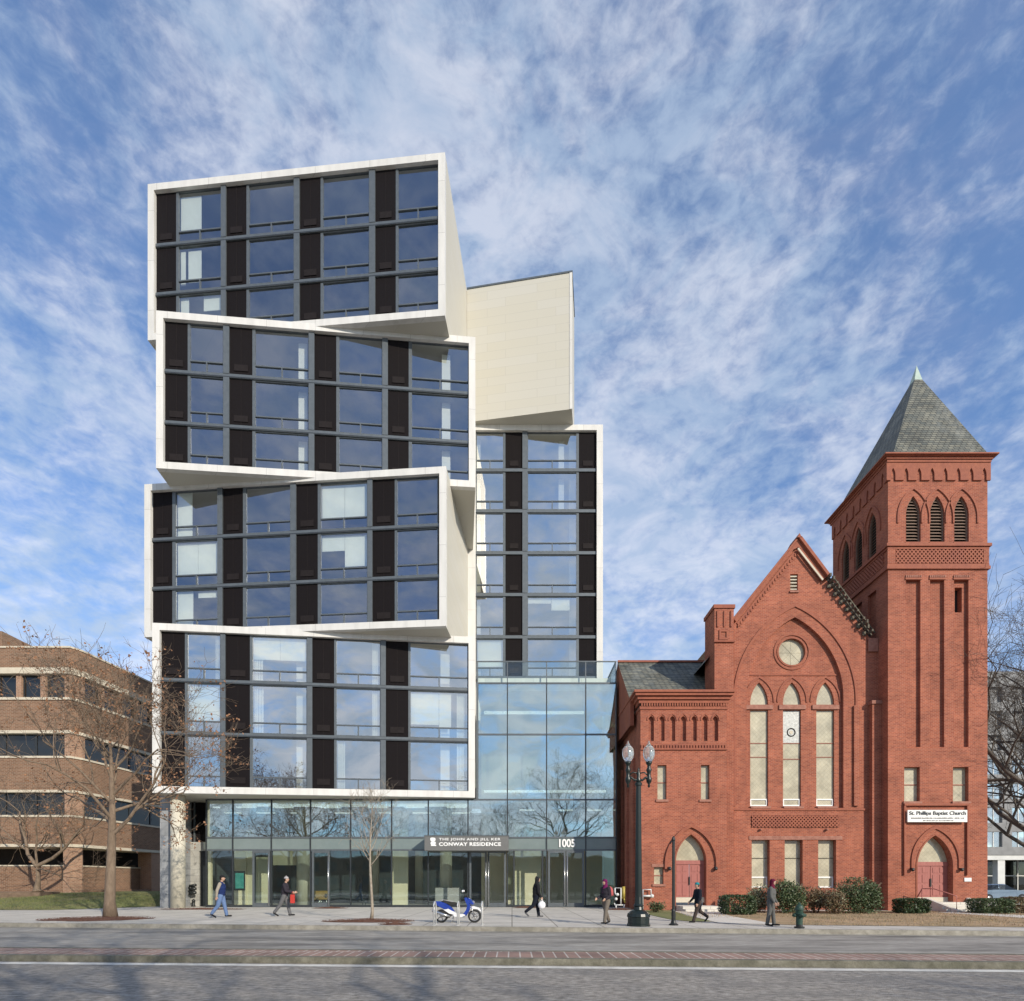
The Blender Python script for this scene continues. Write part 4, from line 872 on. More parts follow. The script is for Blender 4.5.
# corner and bay piers of the ground storey
for p0, d, ss in ((B0, fx, (-.35,)), ):
    pier = MB(); pier.prism([B0 + Vector((-.45, -.04)), B0 + Vector((.0, -.04)), C0 + Vector((.03, -.03)), C0 + SD * .06, C0 + SD * .06 + Vector((-1.0, .4)), B0 + Vector((-.45, 1.2))], oz(892) - .3, oz(847), 'tan_pier')
for k in (6.6, 13.5, 20): along(C0, SD, k, k + 1.0, -1.2, .03, oz(892) - .3, oz(847), 'tan_pier', 'brick_pier')
for k in (-9, -18): along(B0, fx, k, k + 1.0, -1.2, .03, oz(892) - .3, oz(847), 'tan_pier', 'brick_pier')
pier.build('brick_pier', ob)
# windows, each a unit of its own
def owin(p0, d, s0, s1, a, b):
    mb = MB(); n = Vector((d.y, -d.x)); z0, z1 = oz(a), oz(b); i = .3
    for (u0, u1, v0, v1) in ((s0, s1, z0, z0 + .07), (s0, s1, z1 - .07, z1), (s0, s0 + .07, z0 + .07, z1 - .07), (s1 - .07, s1, z0 + .07, z1 - .07)):
        along(p0, d, u0, u1, -i - .05, -i + .05, v0, v1, 'frame_dark', '', mb)
    q0, q1 = p0 + d * s0 - n * i, p0 + d * s1 - n * i
    mb.add([(q0.x, q0.y, z0), (q1.x, q1.y, z0), (q1.x, q1.y, z1), (q0.x, q0.y, z1)], [(0, 1, 2, 3)], 'dark_glass')
    mb.build('window', ob)
rows3 = ((756, 733.5), (815, 792.5))
k = 0
while k < 9:
    s1 = -.45 - k * 1.72; owin(B0, fx, s1 - 1.34, s1, 697.5, 674)
    along(B0, fx, s1 - 1.71, s1 - 1.345, -.5, -.08, oz(697.5), oz(674), 'tan_pier', 'brick_pier'); k += 1
for a, b in rows3:
    for k in range(7): owin(B0, fx, -.42 - (k + 1) * 2.2, -.42 - k * 2.2 - .01, a, b)
for k in range(9):
    s0 = .3 + k * 1.72; owin(C0, SD, s0, s0 + 1.34, 697.5, 674); along(C0, SD, s0 + 1.345, s0 + 1.715, -.5, -.08, oz(697.5), oz(674), 'tan_pier', 'brick_pier')
for a, b in rows3:
    for k in range(7): owin(C0, SD, .27 + k * 2.2, .27 + (k + 1) * 2.2 - .01, a, b)

# ------------------------------------------------------------------ ground
def sheet(name, poly, z, m, kind='structure', base=None, label=None, cat=None):
    q = MB()
    if base is None: q.add([(p[0], p[1], z) for p in poly], [tuple(range(len(poly)))], m)
    else: q.prism(poly, base, z, m)
    o = q.build(name); o['kind'] = kind
    return o
def kY(x): return 19.5 - .11 * x
def mN(x): return 11.42 - .056 * x
def mF(x): return 12.85 - .06 * x
XL, XR = -90, 70
sheet('ground', [(-900, -900), (900, -900), (900, 900), (-900, 900)], -.06, 'ground')
sheet('road', [(-300, 3 - .0), (300, 3), (300, -14), (300, -14), (-300, -14)][:0] or [(-90, 2.5), (70, 2.5), (70, mN(70) + .1), (-90, mN(-90) + .1)], 0, 'asphalt')
sheet('far_carriageway', [(-90, mF(-90) - .1), (70, mF(70) - .1), (70, kY(70) + .3), (-90, kY(-90) + .3)], .002, 'asphalt_far')
sheet('pavement', [(-90, kY(-90) + .2), (70, kY(70) + .2), (70, 62), (-90, 62)], .15, 'paving', base=-.05)
sheet('near_pavement', [(-90, -14), (70, -14), (70, 2.45), (-90, 2.45)], .12, 'paving', base=-.05)
sheet('kerb', [(-90, kY(-90)), (70, kY(70)), (70, kY(70) + .19), (-90, kY(-90) + .19)], .155, 'kerb', base=-.04)
sheet('median_kerb', [(-90, mN(-90)), (70, mN(70)), (70, mN(70) + .2), (-90, mN(-90) + .2)], .13, 'kerb_old', base=-.04)
sheet('median_kerb', [(-90, mF(-90) - .15), (70, mF(70) - .15), (70, mF(70)), (-90, mF(-90))], .13, 'kerb_old', base=-.04)
sheet('median_strip', [(-90, mN(-90) + .21), (70, mN(70) + .21), (70, mF(70) - .16), (-90, mF(-90) - .16)], .125, 'median_brick', base=-.03)
sheet('road_marking', [(-90, mN(-90) - .42), (70, mN(70) - .42), (70, mN(70) - .14), (-90, mN(-90) - .14)], .006, 'road_paint')
sheet('gutter', [(-90, kY(-90) - .45), (70, kY(70) - .45), (70, kY(70) - .01), (-90, kY(-90) - .01)], .008, 'kerb')
# lawn by the office building, rising to its wall
q = MB(); nx, ny = 40, 14; vs = []; fs = []
def lawn_front(x): return 32.2 if x < -25.5 else min(39.5, 32.2 + (x + 25.5) * 1.85)
def lawn_z(x, y):
    f = lawn_front(x); t_ = max(0, min(1, (y - f) / (41.5 - f + .01))); return .162 + .86 * t_ ** .9
rl_ = random.Random(3)
for j in range(ny + 1):
    for i in range(nx + 1):
        x = -62 + (62 - 22.6) * i / nx; f = lawn_front(x); y = f + (48 - f) * (j / ny) ** 1.3
        vs.append((x, y, lawn_z(x, y) + rl_.uniform(-.02, .02) * (j > 0)))
for j in range(ny):
    for i in range(nx): a = j * (nx + 1) + i; fs.append((a, a + 1, a + nx + 2, a + nx + 1))
q.add(vs, fs, 'lawn', True); o = q.build('lawn'); o['kind'] = 'structure'
sheet('earth_bed', [(-62, 37.5), (X(0, 38), 37.5), (X(45, 39), 38.6), (X(60, 40.5), 40.5), (X(60, 41), 40.95), (-62, 40.95)], 1.06, 'earth', base=.4)
# planting beds and yard by the church
sheet('church_yard', [(X(725, 24), 24.6), (X(778, 21), 20.55), (X(1024, 20), 19.3), (60, 14.5), (60, 31.2), (X(725, 31.5), 31.2)], .162, 'dry_grass')
sheet('grass_patch', [(X(640, 31.5), 31.9), (X(640, 29), 29), (X(668, 24), 23.6), (X(690, 22.5), 22.2), (X(712, 22.4), 22.4), (X(690, 26), 26.5), (X(676, 30), 30), (X(676, 31), 31.9)], .163, 'lawn')
sheet('path', [(X(676, 30), 30.2), (X(712, 22.4), 22.5), (X(716, 21.6), 21.2), (X(782, 20.4), 20.6), (X(730, 26), 26), (X(716, 30.5), 30.5)], .166, 'path_conc')
sheet('path', [(X(937, 29.4), 29.5), (X(1015, 25), 23.4), (X(1100, 23), 21.5), (X(1100, 24), 24.5), (X(985, 28), 28.6), (X(962, 29), 29.6)], .170, 'path_conc')
# grass blades: nobody could count them
def blades(name, pts, m, h=.07):
    q = MB(); rr = random.Random(9)
    for (x, y, z) in pts:
        a = rr.uniform(0, PI); l = h * rr.uniform(.5, 1.4); wx, wy_ = cos(a) * .012, sin(a) * .012; dx, dy = rr.uniform(-.03, .03), rr.uniform(-.03, .03)
        q.add([(x - wx, y - wy_, z - .01), (x + wx, y + wy_, z - .01), (x + dx, y + dy, z + l)], [(0, 1, 2)], m)
    o = q.build(name, recalc=False); o['kind'] = 'stuff'; o['label'] = 'short grass'; return o
rr = random.Random(21); pts = []
while len(pts) < 9000:
    x = rr.uniform(-38, -22.7); y = rr.uniform(lawn_front(x), 40.5); pts.append((x, y, lawn_z(x, y)))
blades('lawn_grass', pts, 'lawn', .10)
pts = []
while len(pts) < 6000:
    y = rr.uniform(19.5, 30.5); x = rr.uniform(8, 30)
    f = (X(725, 24) - X(778, 21)); 
    if y > 24.6 or (x > X(790, y) and y > 20.4 - (x - 9) * .11): pts.append((x, y, .165))
blades('yard_grass', pts, 'dry_grass', .06)
def mulch(name_label, cx_, cy_, rx, ry, n=900, seed=1, cat='mulch'):
    q = MB(); rr = random.Random(seed); N_ = 28; vs = [(cx_, cy_, .24)]; 
    for i in range(N_): a = 2 * PI * i / N_; k = rr.uniform(.85, 1.05); vs.append((cx_ + rx * k * cos(a), cy_ + ry * k * sin(a), .157))
    q.add(vs, [(0, 1 + i, 1 + (i + 1) % N_) for i in range(N_)], 'mulch')
    for i in range(n):
        a = rr.uniform(0, 2 * PI); k = math.sqrt(rr.random()) * 1.03; x = cx_ + rx * k * cos(a); y = cy_ + ry * k * sin(a); s_ = rr.uniform(.015, .05); b = rr.uniform(0, PI); z = .16 + .08 * (1 - k) + .01
        q.add([(x - s_ * cos(b), y - s_ * sin(b), z), (x + s_ * sin(b) * .3, y - s_ * .3, z + .02), (x + s_ * cos(b), y + s_ * sin(b), z + rr.uniform(0, .03)), (x - .3 * s_, y + .3 * s_, z + .025)], [(0, 1, 2, 3)], 'mulch')
    o = q.build('mulch_bed', recalc=False); o['kind'] = 'stuff'; o['label'] = name_label; return o
mulch('red brown mulch ring round the big street tree', -17.1, 23.9, 2.15, 1.5, 1500, 1)
mulch('red brown mulch round the sapling', X(371, 23), 22.6, 1.75, .95, 900, 2)
mulch('mulch strip by the round column', X(196, 32.5), 33.2, 2.6, .55, 500, 3)
mulch('mulch patch by the lobby door', X(330, 34.5), 34.6, 1.1, .5, 250, 4)
mulch('mulch bed left of the motor scooter', X(397, 21), 20.75, .6, .35, 200, 5)
mulch('mulch patch by the double doors', X(527, 34.6), 35.4, .9, .4, 200, 6)
mulch('mulch bed below the gas pipes', X(622, 32), 32.6, .75, .5, 200, 7)

# ------------------------------------------------------------------ trees
def grow_tree(seed, base, H, r0, fork_h, spread, nlimb, depth, leafy=0, twig_n=3, lean=(0, 0), multi=None, crown_r=None, bark='bark', up=.35, twist=.35, minr=.008, leafm='dead_leaf', flare=1.8, leader=True, lfrac=.62):
    rr = random.Random(seed); tr = MB(); cr = MB(); lf = MB(); base = Vector(base)
    def rv(): return Vector((rr.uniform(-1, 1), rr.uniform(-1, 1), rr.uniform(-1, 1)))
    def leaf(p):
        for _ in range(rr.randint(1, 4)):
            c = p + rv() * .12; a = rv().normalized() * rr.uniform(.035, .075); b = a.cross(rv()).normalized() * rr.uniform(.03, .06)
            lf.add([tuple(c - a), tuple(c + b), tuple(c + a), tuple(c - b)], [(0, 1, 2, 3)], leafm)
    def branch(p, d, L, r, lev):
        n = max(3, int(5 - lev * .4)); pts = [p]; rs = [r]; q = p; dd = d.normalized()
        for i in range(n):
            dd = (dd + rv() * twist * .5 + Vector((0, 0, up * .35 * (1 if lev < 3 else .3)))).normalized(); q = q + dd * (L / n); pts.append(q); rs.append(max(minr * .55, r * (1 - .62 * (i + 1) / n)))
        (tr if lev <= 1 else cr).tube(pts, rs, 7 if lev <= 1 else (5 if lev == 2 else 3), bark, cap=False)
        if leafy and lev >= 3:
            for pt in pts[1:]:
                if rr.random() < leafy * (1.6 if pt.z < base.z + H * .6 else .35): leaf(pt)
        if lev >= depth: return
        k = twig_n + (1 if lev < 2 else 0) + (rr.random() < .5)
        for j in range(k):
            t_ = rr.uniform(.25, 1.0) if j else 1.0; idx = min(n - 1, int(t_ * n)); f = t_ * n - idx; pp = pts[idx].lerp(pts[idx + 1], f) if idx < n else pts[-1]
            rb = rs[idx] * rr.uniform(.5, .75); side = (dd.cross(rv())).normalized()
            nd = (dd * rr.uniform(.5, .95) + side * rr.uniform(.5, 1.0) + Vector((0, 0, .12))).normalized()
            branch(pp, nd, L * rr.uniform(.5, .78), max(minr, rb), lev + 1)
    # trunk
    top = Vector((lean[0], lean[1], H * (.8 if leader else fork_h)))
    n = 12; pts = []; rs = []
    for i in range(n + 1):
        f = i / n; w_ = Vector((math.sin(f * 5 + seed) * .05, math.cos(f * 4 + seed) * .05, 0)) * (f > .05)
        pts.append(base + top * f + w_); rs.append(r0 * ((1 + (flare - 1) * max(0, 1 - f * n * .8) ** 2) * (1 - f) ** .75 + .03 * (1 if leader else 12) * r0 / r0 * (0.02 if leader else .05)) + .01)
    tr.tube(pts, rs, 12, bark, cap=True)
    if multi:
        for (hz, dx, dy, dz, L, r) in multi: branch(base + Vector((lean[0] * hz / H, lean[1] * hz / H, hz)), Vector((dx, dy, dz)), L, r, 1)
    else:
        for i in range(nlimb):
            f = fork_h + (.8 - fork_h) * (i / max(1, nlimb - 1)) if leader else fork_h * rr.uniform(.85, 1)
            a = i * 2.4 + rr.uniform(-.4, .4); el = rr.uniform(.25, .7) + f * .5
            g = min(1, f / .8); idx = min(n - 1, int(g * n)); p = pts[idx].lerp(pts[idx + 1], g * n - idx) if leader else pts[-1] - Vector((0, 0, .1))
            L = spread * (1.15 - f * .85) * rr.uniform(.8, 1.1) * lfrac
            branch(p, Vector((cos(a) * cos(el), sin(a) * cos(el), sin(el))), L, max(minr, rs[idx] * .55 if leader else r0 * .6), 1)
    return tr, cr, lf
def plant_tree(name, label, base, cat='tree', group=None, **k):
    t_ = thing(name, label, cat, base, group); tr, cr, lf = grow_tree(base=base, **k)
    tr.build('trunk', t_, recalc=False); cr.build('crown', t_, recalc=False)
    if lf.v: lf.build('leaves', t_, recalc=False)
    return t_
plant_tree('street_tree', 'tall bare street tree with a few brown leaves, standing in a mulch ring', (-17.1, 24.7, .17), seed=11, H=10.3, r0=.21, fork_h=.34, spread=6.9, nlimb=15, depth=5, leafy=.19, up=.15, twist=.5, flare=1.35, minr=.0085, twig_n=3)
plant_tree('small_tree', 'small forked bare tree on the raised bed before the brick office wall', (X(37, 38.8), 38.8, 1.05), seed=5, H=6.5, r0=.19, fork_h=.3, spread=6, nlimb=4, depth=5, up=.10, leader=False, bark='bark', lfrac=.9, twist=.6,
           multi=[(1.7, -.8, 0, .62, 4.6, .13), (1.75, .75, .1, .75, 4.3, .13), (1.9, .1, -.3, 1, 3.4, .08), (1.5, .9, -.2, .3, 3.0, .06)])
plant_tree('sapling', 'thin pale young tree in a mulch bed in front of the lobby glass', (X(371.5, 22.8), 22.8, .17), seed=8, H=5.6, r0=.05, fork_h=.38, spread=2.5, nlimb=14, depth=4, twig_n=2, bark='bark_pale', minr=.006, up=.3, flare=1.3)
plant_tree('bare_tree', 'large dark bare tree spreading at the right edge beside the church tower', (33.5, 34.5, .17), seed=3, H=18.5, r0=.42, fork_h=.18, spread=14, nlimb=20, depth=5, bark='bark_dark', up=.12, twist=.55, minr=.011, twig_n=3)
plant_tree('bare_tree', 'farther bare tree behind the hedge right of the church tower', (38.5, 41, .17), seed=13, H=13, r0=.35, fork_h=.15, spread=12, nlimb=16, depth=5, bark='bark_dark', up=.15, twist=.5, minr=.013, twig_n=3)
# trees across the street, seen mirrored in the lobby glass
t0 = plant_tree('roadside_tree', 'bare tree across the street mirrored in the atrium glass', (7.5, -9, .12), seed=23, H=17, r0=.35, fork_h=.22, spread=12, nlimb=12, depth=5, twig_n=3, bark='bark_dark', up=.25, twist=.5, minr=.012, group='bare trees across the street mirrored in the lobby glass')
for i, (x, y, s_, rz_) in enumerate(((-9, -13, .72, 1.5), (-21, -15, .85, 2.6), (-33, -14, .82, 4.0), (-44, -10, .8, 5.2), (-1.5, -11, .68, 3.3), (22, -10, .6, 2))):
    c = copy_tree(t0); c.location = (x, y, .12); c.scale = (s_,) * 3; c.rotation_euler.z = rz_; ROOT[c] = (x, y, .12)

# ------------------------------------------------------------------ bushes
def bush(name, label, x, y, rx, ry, h, mats, n, seed, boxy=False, z=.16, group=None):
    rr = random.Random(seed); t_ = thing(name, label, 'bush', (x, y, z), group); lf = MB(); st_ = MB()
    lumps = [(rr.uniform(-.48, .48) * rx, rr.uniform(-.4, .4) * ry, rr.uniform(.25, .66) * h, rr.uniform(.32, .62)) for _ in range(14)]
    for i in range(n):
        if boxy:
            u, v, w_ = rr.uniform(-1, 1), rr.uniform(-1, 1), rr.uniform(-1, 1); k = max(abs(u), abs(v), abs(w_)); s_ = rr.uniform(.8, 1.02) / k
            f = 1 - .12 * (abs(u * s_) ** 4 + abs(v * s_) ** 4); p = Vector((x + u * s_ * rx * .97, y + v * s_ * ry, z + h * .5 + w_ * s_ * h * .5 * f))
        else:
            L_ = lumps[rr.randrange(14)]; d = Vector((rr.gauss(0, 1), rr.gauss(0, 1), rr.gauss(0, 1))).normalized() * L_[3] * rr.uniform(.7, 1.06)
            p = Vector((x + L_[0] + d.x * rx, y + L_[1] + d.y * ry, z + L_[2] + d.z * h * .72))
        if p.z < z + .03: p.z = z + rr.uniform(.03, .25)
        if p.z > z + h: p.z = z + h - rr.uniform(0, .12)
        a = Vector((rr.uniform(-1, 1), rr.uniform(-1, 1), rr.uniform(-.6, 1))).normalized() * rr.uniform(.03, .065); b = a.cross(Vector((rr.uniform(-1, 1), rr.uniform(-1, 1), rr.uniform(-1, 1)))).normalized() * rr.uniform(.02, .035)
        lf.add([tuple(p - a), tuple(p + b), tuple(p + a), tuple(p - b)], [(0, 1, 2, 3)], mats[0] if rr.random() < .62 else mats[rr.randrange(len(mats))])
    for i in range(14):
        a = rr.uniform(0, 2 * PI); st_.tube([(x + cos(a) * .1, y + sin(a) * .1, z - .02), (x + cos(a) * rx * .4, y + sin(a) * ry * .4, z + h * .5), (x + cos(a) * rx * .75, y + sin(a) * ry * .7, z + h * .85)], [.02, .013, .006], 4, 'bark')
    lf.build('foliage', t_, recalc=False); st_.build('stems', t_, recalc=False); return t_
def bx(px, Y): return X(px, Y)
G_ = 'bushes along the church front'
bush('bush', 'low dark green clipped bush left of the walking path, nearest the red side door', bx(737, 27.5), 27.5, .72, .6, .93, ['leaf_dark', 'leaf_green'], 3800, 1, True, group=G_)
bush('bush', 'brownish green bush behind the standing person', bx(757, 29.5), 29.5, .75, .7, 1.5, ['leaf_olive', 'leaf_brown', 'leaf_green'], 3000, 2, group=G_)
bush('bush', 'tall round glossy green bush just right of the standing person', bx(786, 28.6), 28.6, 1.15, .9, 1.72, ['leaf_green', 'leaf_olive', 'leaf_dark'], 6500, 3, group=G_)
bush('bush', 'thin brown twiggy bush between the two tall green bushes', bx(816, 29), 29, .95, .8, 1.35, ['leaf_brown', 'leaf_olive', 'bark'], 3200, 4, group=G_)
bush('bush', 'widest and tallest round green bush, against the left side of the church tower', bx(860, 28.6), 28.6, 1.35, .9, 1.78, ['leaf_green', 'leaf_olive', 'leaf_dark'], 8500, 5, group=G_)
bush('bush', 'small brown bush at the left foot of the widest green bush', bx(836, 28), 28, .6, .6, 1.2, ['leaf_brown', 'leaf_olive'], 2200, 6, group=G_)
bush('clipped_hedge', 'small dark box-shaped hedge left of the tower door steps', bx(911, 28.6), 28.6, .66, .5, .74, ['leaf_dark', 'leaf_green'], 4200, 7, True)
bush('clipped_hedge', 'dark green hedge right of the tower door steps', bx(990, 28.5), 28.5, .78, .6, .74, ['leaf_green', 'leaf_dark'], 3800, 8, True)
bush('clipped_hedge', 'brown hedge farther right at the picture edge beyond the tower', bx(1020, 29), 29, .7, .6, .8, ['leaf_brown', 'leaf_olive'], 3600, 9, True)
bush('bush', 'low sparse shrub at the foot of the wall by the lamp post', bx(656, 29.5), 29.5, .55, .45, .6, ['leaf_green', 'leaf_brown'], 700, 10)
# ------------------------------------------------------------------ street furniture
PZ = .155
lx_, lyy = X(638.5, 20.0), 20.0; s_ = lyy / F
lamp = thing('street_lamp', 'tall dark green double street lamp with two glass globes in front of the church corner', 'street lamp', (lx_, lyy, PZ))
q = MB(); q.lathe((lx_, lyy, PZ), [(.40, 0), (.40, .07), (.37, .09), (.37, .30), (.40, .33), (.38, .42), (.27, .52), (.17, .56), (.15, .66), (.18, .70), (.14, .76), (.125, 1.0)], 16, 'pole_green', False); q.build('base', lamp)
ztop_ = Z(786, lyy); q = MB(); q.lathe((lx_, lyy, PZ), [(.125, 1.0), (.085, ztop_ - PZ), (.12, ztop_ - PZ + .02), (.12, ztop_ - PZ + .1), (.07, ztop_ - PZ + .14)], 14, 'pole_green', False)
q.build('pole', lamp)
q = MB(); zc_ = Z(777, lyy); za = Z(768, lyy)
q.lathe((lx_, lyy, ztop_ + .1), [(.07, 0), (.10, .1), (.05, .2), (.07, .32), (.03, .42), (.045, .46), (.0, .55)], 10, 'pole_green')
for sd in (-1, 1):
    e = lx_ + sd * .36
    q.tube([(lx_, lyy, zc_ - .05), (lx_ + sd * .12, lyy, zc_ - .12), (lx_ + sd * .25, lyy, zc_ - .02), (e, lyy, zc_ + .0)], .04, 8, 'pole_green'); q.tube([(lx_, lyy, zc_ + .12), (lx_ + sd * .2, lyy, zc_ + .16), (e, lyy, zc_ + .02)], .025, 6, 'pole_green')
    q.lathe((e, lyy, Z(788, lyy)), [(.0, 0), (.05, .05), (.03, .12), (.09, .22), (.10, .32), (.06, .4), (.07, .55), (.10, .62), (.06, .7), (.06, .78), (.1, .84), (.11, .9)], 12, 'pole_green')
q.build('double_arm', lamp)
for sd in (-1, 1):
    e = lx_ + sd * .36; zb = Z(788, lyy) + .9; q = MB(); q.lathe((e, lyy, zb), [(.10, 0), (.17, .12), (.205, .27), (.19, .42), (.13, .52), (.06, .58)], 16, 'bulb_glass'); g_ = q.build('globe', lamp)
    q = MB(); q.lathe((e, lyy, zb), [(.06, .58), (.075, .60), (.03, .64), (.035, .68), (.0, .74)], 10, 'bulb_glass'); q.build('finial', g_)
bp = thing('bollard_pole', 'slim black post with a bent top between the street lamp and the red side door', 'post', (X(673.5, 20.4), 20.4, PZ))
x, y = X(673.5, 20.4), 20.4; q = MB(); q.lathe((x, y, PZ), [(.075, 0), (.075, .5), (.055, .55), (.05, 2.95), (.07, 3.0), (.05, 3.08), (.0, 3.14)], 10, 'pole_black', False); q.tube([(x, y, 3.05), (x - .06, y, 3.1), (x - .12, y, 3.02)], .025, 6, 'pole_black'); q.build('post', bp)
q = MB(); q.lathe((x, y, PZ), [(.17, 0), (.17, .03), (.1, .07), (.08, .16)], 12, 'pole_black', False); q.build('base', bp)
# hydrant
hx, hy = X(799.3, 19.0), 19.0; hd = thing('fire_hydrant', 'green fire hydrant on the pavement before the church bushes', 'fire hydrant', (hx, hy, PZ))
q = MB(); q.lathe((hx, hy, PZ), [(.16, 0), (.16, .05), (.105, .06), (.10, .12)], 16, 'pole_black', False); q.build('foot', hd)
q = MB(); q.lathe((hx, hy, PZ), [(.10, .12), (.105, .45), (.145, .46), (.145, .50), (.11, .51), (.125, .60)], 16, 'hydrant_green', False); q.build('barrel', hd)
q = MB(); q.lathe((hx, hy, PZ), [(.15, .60), (.15, .63), (.13, .65), (.11, .73), (.05, .78), (.035, .79), (.035, .84), (.0, .85)], 16, 'hydrant_green', False); q.build('bonnet', hd)
for d in ((-1, 0), (1, 0), (0, -1)):
    q = MB(); r_ = .055 if d[1] == 0 else .075; q.tube([(hx + d[0] * .09, hy + d[1] * .09, PZ + .42), (hx + d[0] * .2, hy + d[1] * .2, PZ + .42)], r_, 10, 'hydrant_green'); q.tube([(hx + d[0] * .2, hy + d[1] * .2, PZ + .42), (hx + d[0] * .23, hy + d[1] * .23, PZ + .42)], .03, 5, 'hydrant_green'); q.build('outlet_cap', hd)
# bicycle racks
lab = ['leftmost pale metal bicycle rack hoop, at the rear wheel of the scooter', 'middle pale metal bicycle rack hoop, before the footboard of the scooter', 'rightmost pale metal bicycle rack hoop, clear of the front wheel of the scooter']
for i, px in enumerate((434.3, 458, 482)):
    x = X(px, 20.3); r = thing('bicycle_rack', lab[i], 'bicycle rack', (x, 20.5, PZ), 'bicycle racks by the kerb'); q = MB(); ys = 20.15; pts = [(x, ys, PZ), (x, ys, PZ + .62)]
    for k in range(1, 8): a = PI * k / 8; pts.append((x, ys + .3 - .3 * cos(a), PZ + .62 + .2 * sin(a)))
    pts += [(x, ys + .6, PZ + .62), (x, ys + .6, PZ)]; q.tube(pts, .026, 8, 'rack_paint'); q.build('hoop', r)
    for yy in (ys, ys + .6): q = MB(); q.lathe((x, yy, PZ), [(.07, 0), (.07, .012)], 12, 'rack_paint', False); q.build('foot_plate', r)
# scooter (faces right)
sy = 21.7; S0 = X(441.5, sy); sc = thing('motor_scooter', 'blue and white motor scooter parked at the bicycle racks', 'scooter', (S0 + .6, sy, PZ))
def sp(x, z): return (S0 + x, z + PZ)
wr = .25; wb = 1.24
for x in (0, wb):
    q = MB(); n = 20
    q.M = Matrix.Translation((S0 + x, sy, PZ + wr)) @ Matrix.Rotation(PI / 2, 4, 'X')
    q.lathe((0, 0, -.055), [(.18, 0), (.22, -.0), (wr, .03), (wr, .08), (.22, .11), (.18, .11), (.18, 0)], 22, 'rubber', cap=False); wl = q.build('wheel', sc)
    q = MB(); q.M = Matrix.Translation((S0 + x, sy, PZ + wr)) @ Matrix.Rotation(PI / 2, 4, 'X'); q.lathe((0, 0, -.03), [(.05, -.02), (.05, .08)], 10, 'steel'); 
    for k in range(5): a = 2 * PI * k / 5; q.tube([(0, 0, 0.0), (.18 * cos(a), .18 * sin(a), 0.0)], .018, 5, 'wheel_grey')
    q.lathe((0, 0, -.045), [(.165, 0), (.185, 0), (.185, .09), (.165, .09), (.165, 0)], 20, 'wheel_grey', cap=False); q.build('rim', wl)
def slabp(pts, w, m, name, par=None, bev=.0):
    q = MB(); o = [sp(*p) for p in pts]; cx0 = sum(a for a, b in o) / len(o); cz0 = sum(b for a, b in o) / len(o)
    inn = [(cx0 + (a - cx0) * .82, cz0 + (b - cz0) * .82) for a, b in o]; n = len(o)
    vs = [(a, sy - w, b) for a, b in inn] + [(a, sy - w * .6, b) for a, b in o] + [(a, sy + w * .6, b) for a, b in o] + [(a, sy + w, b) for a, b in inn]
    fs = [tuple(range(n)), tuple(range(3 * n, 4 * n))[::-1]] + [(k * n + i, k * n + (i + 1) % n, (k + 1) * n + (i + 1) % n, (k + 1) * n + i) for k in range(3) for i in range(n)]
    q.add(vs, fs, m); return q.build(name, par or sc)
slabp([(-.27, .80), (-.30, .74), (-.1, .60), (.12, .50), (.42, .36), (.50, .42), (.38, .58), (.18, .74), (-.05, .80)], .15, 'scooter_blue', 'tail_fairing')
slabp([(.05, .50), (.30, .33), (.52, .28), (.60, .34), (.45, .44), (.25, .55)], .155, 'scooter_white', 'side_stripe')
slabp([(.40, .30), (.45, .22), (.85, .20), (.95, .30), (.86, .34), (.55, .32)], .16, 'scooter_white', 'footboard')
slabp([(.80, .28), (.92, .24), (1.03, .40), (1.10, .60), (1.03, .86), (.93, .95), (.86, .92), (.98, .66), (.92, .45)], .17, 'scooter_blue', 'leg_shield')
slabp([(.98, .95), (1.02, .74), (1.16, .66), (1.24, .70), (1.12, .86)], .14, 'scooter_blue', 'front_cowl')
slabp([(.97, .50), (1.08, .52), (1.38, .50), (1.52, .40), (1.40, .56), (1.20, .62), (1.05, .60)], .07, 'scooter_white', 'front_fender')
slabp([(.0, .80), (.05, .86), (.25, .82), (.42, .78), (.62, .74), (.62, .68), (.42, .62), (.15, .72)], .13, 'rubber', 'seat'); slabp([(-.05, .82), (.0, .87), (.22, .84), (.5, .79), (.48, .77), (.15, .80)], .11, 'seat_grey', 'seat_pad')
slabp([(-.05, .45), (.05, .22), (.30, .18), (.42, .30), (.30, .42), (.1, .52)], .11, 'rubber', 'engine')
q = MB(); q.tube([(S0 + .35, sy - .13, PZ + .24), (S0 + .1, sy - .15, PZ + .30), (S0 - .32, sy - .16, PZ + .46)], [.03, .06, .05], 10, 'steel'); q.build('exhaust', sc)
q = MB()
for s2 in (-.07, .07): q.tube([(S0 + wb, sy + s2, PZ + wr), (S0 + 1.08, sy + s2, PZ + .66)], .02, 8, 'steel')
q.build('front_fork', sc)
q = MB(); q.tube([(S0 + .86, sy - .34, PZ + 1.0), (S0 + .94, sy - .14, PZ + 1.0), (S0 + .96, sy + .14, PZ + 1.0), (S0 + .88, sy + .34, PZ + 1.0)], .018, 8, 'rubber'); q.tube([(S0 + 1.0, sy, PZ + .85), (S0 + .94, sy, PZ + 1.01)], .04, 8, 'rubber'); hb = q.build('handlebar', sc)
for s2 in (-1, 1): q = MB(); q.tube([(S0 + .9, sy + s2 * .25, PZ + 1.0), (S0 + .82, sy + s2 * .3, PZ + 1.14)], .008, 5, 'rubber'); q.ball((S0 + .81, sy + s2 * .3, PZ + 1.18), (.03, .06, .045), 'scooter_white'); q.build('mirror', hb)
q = MB(); q.ball((S0 + 1.19, sy, PZ + .76), (.06, .10, .06), 'bulb_glass'); q.build('headlight', sc)
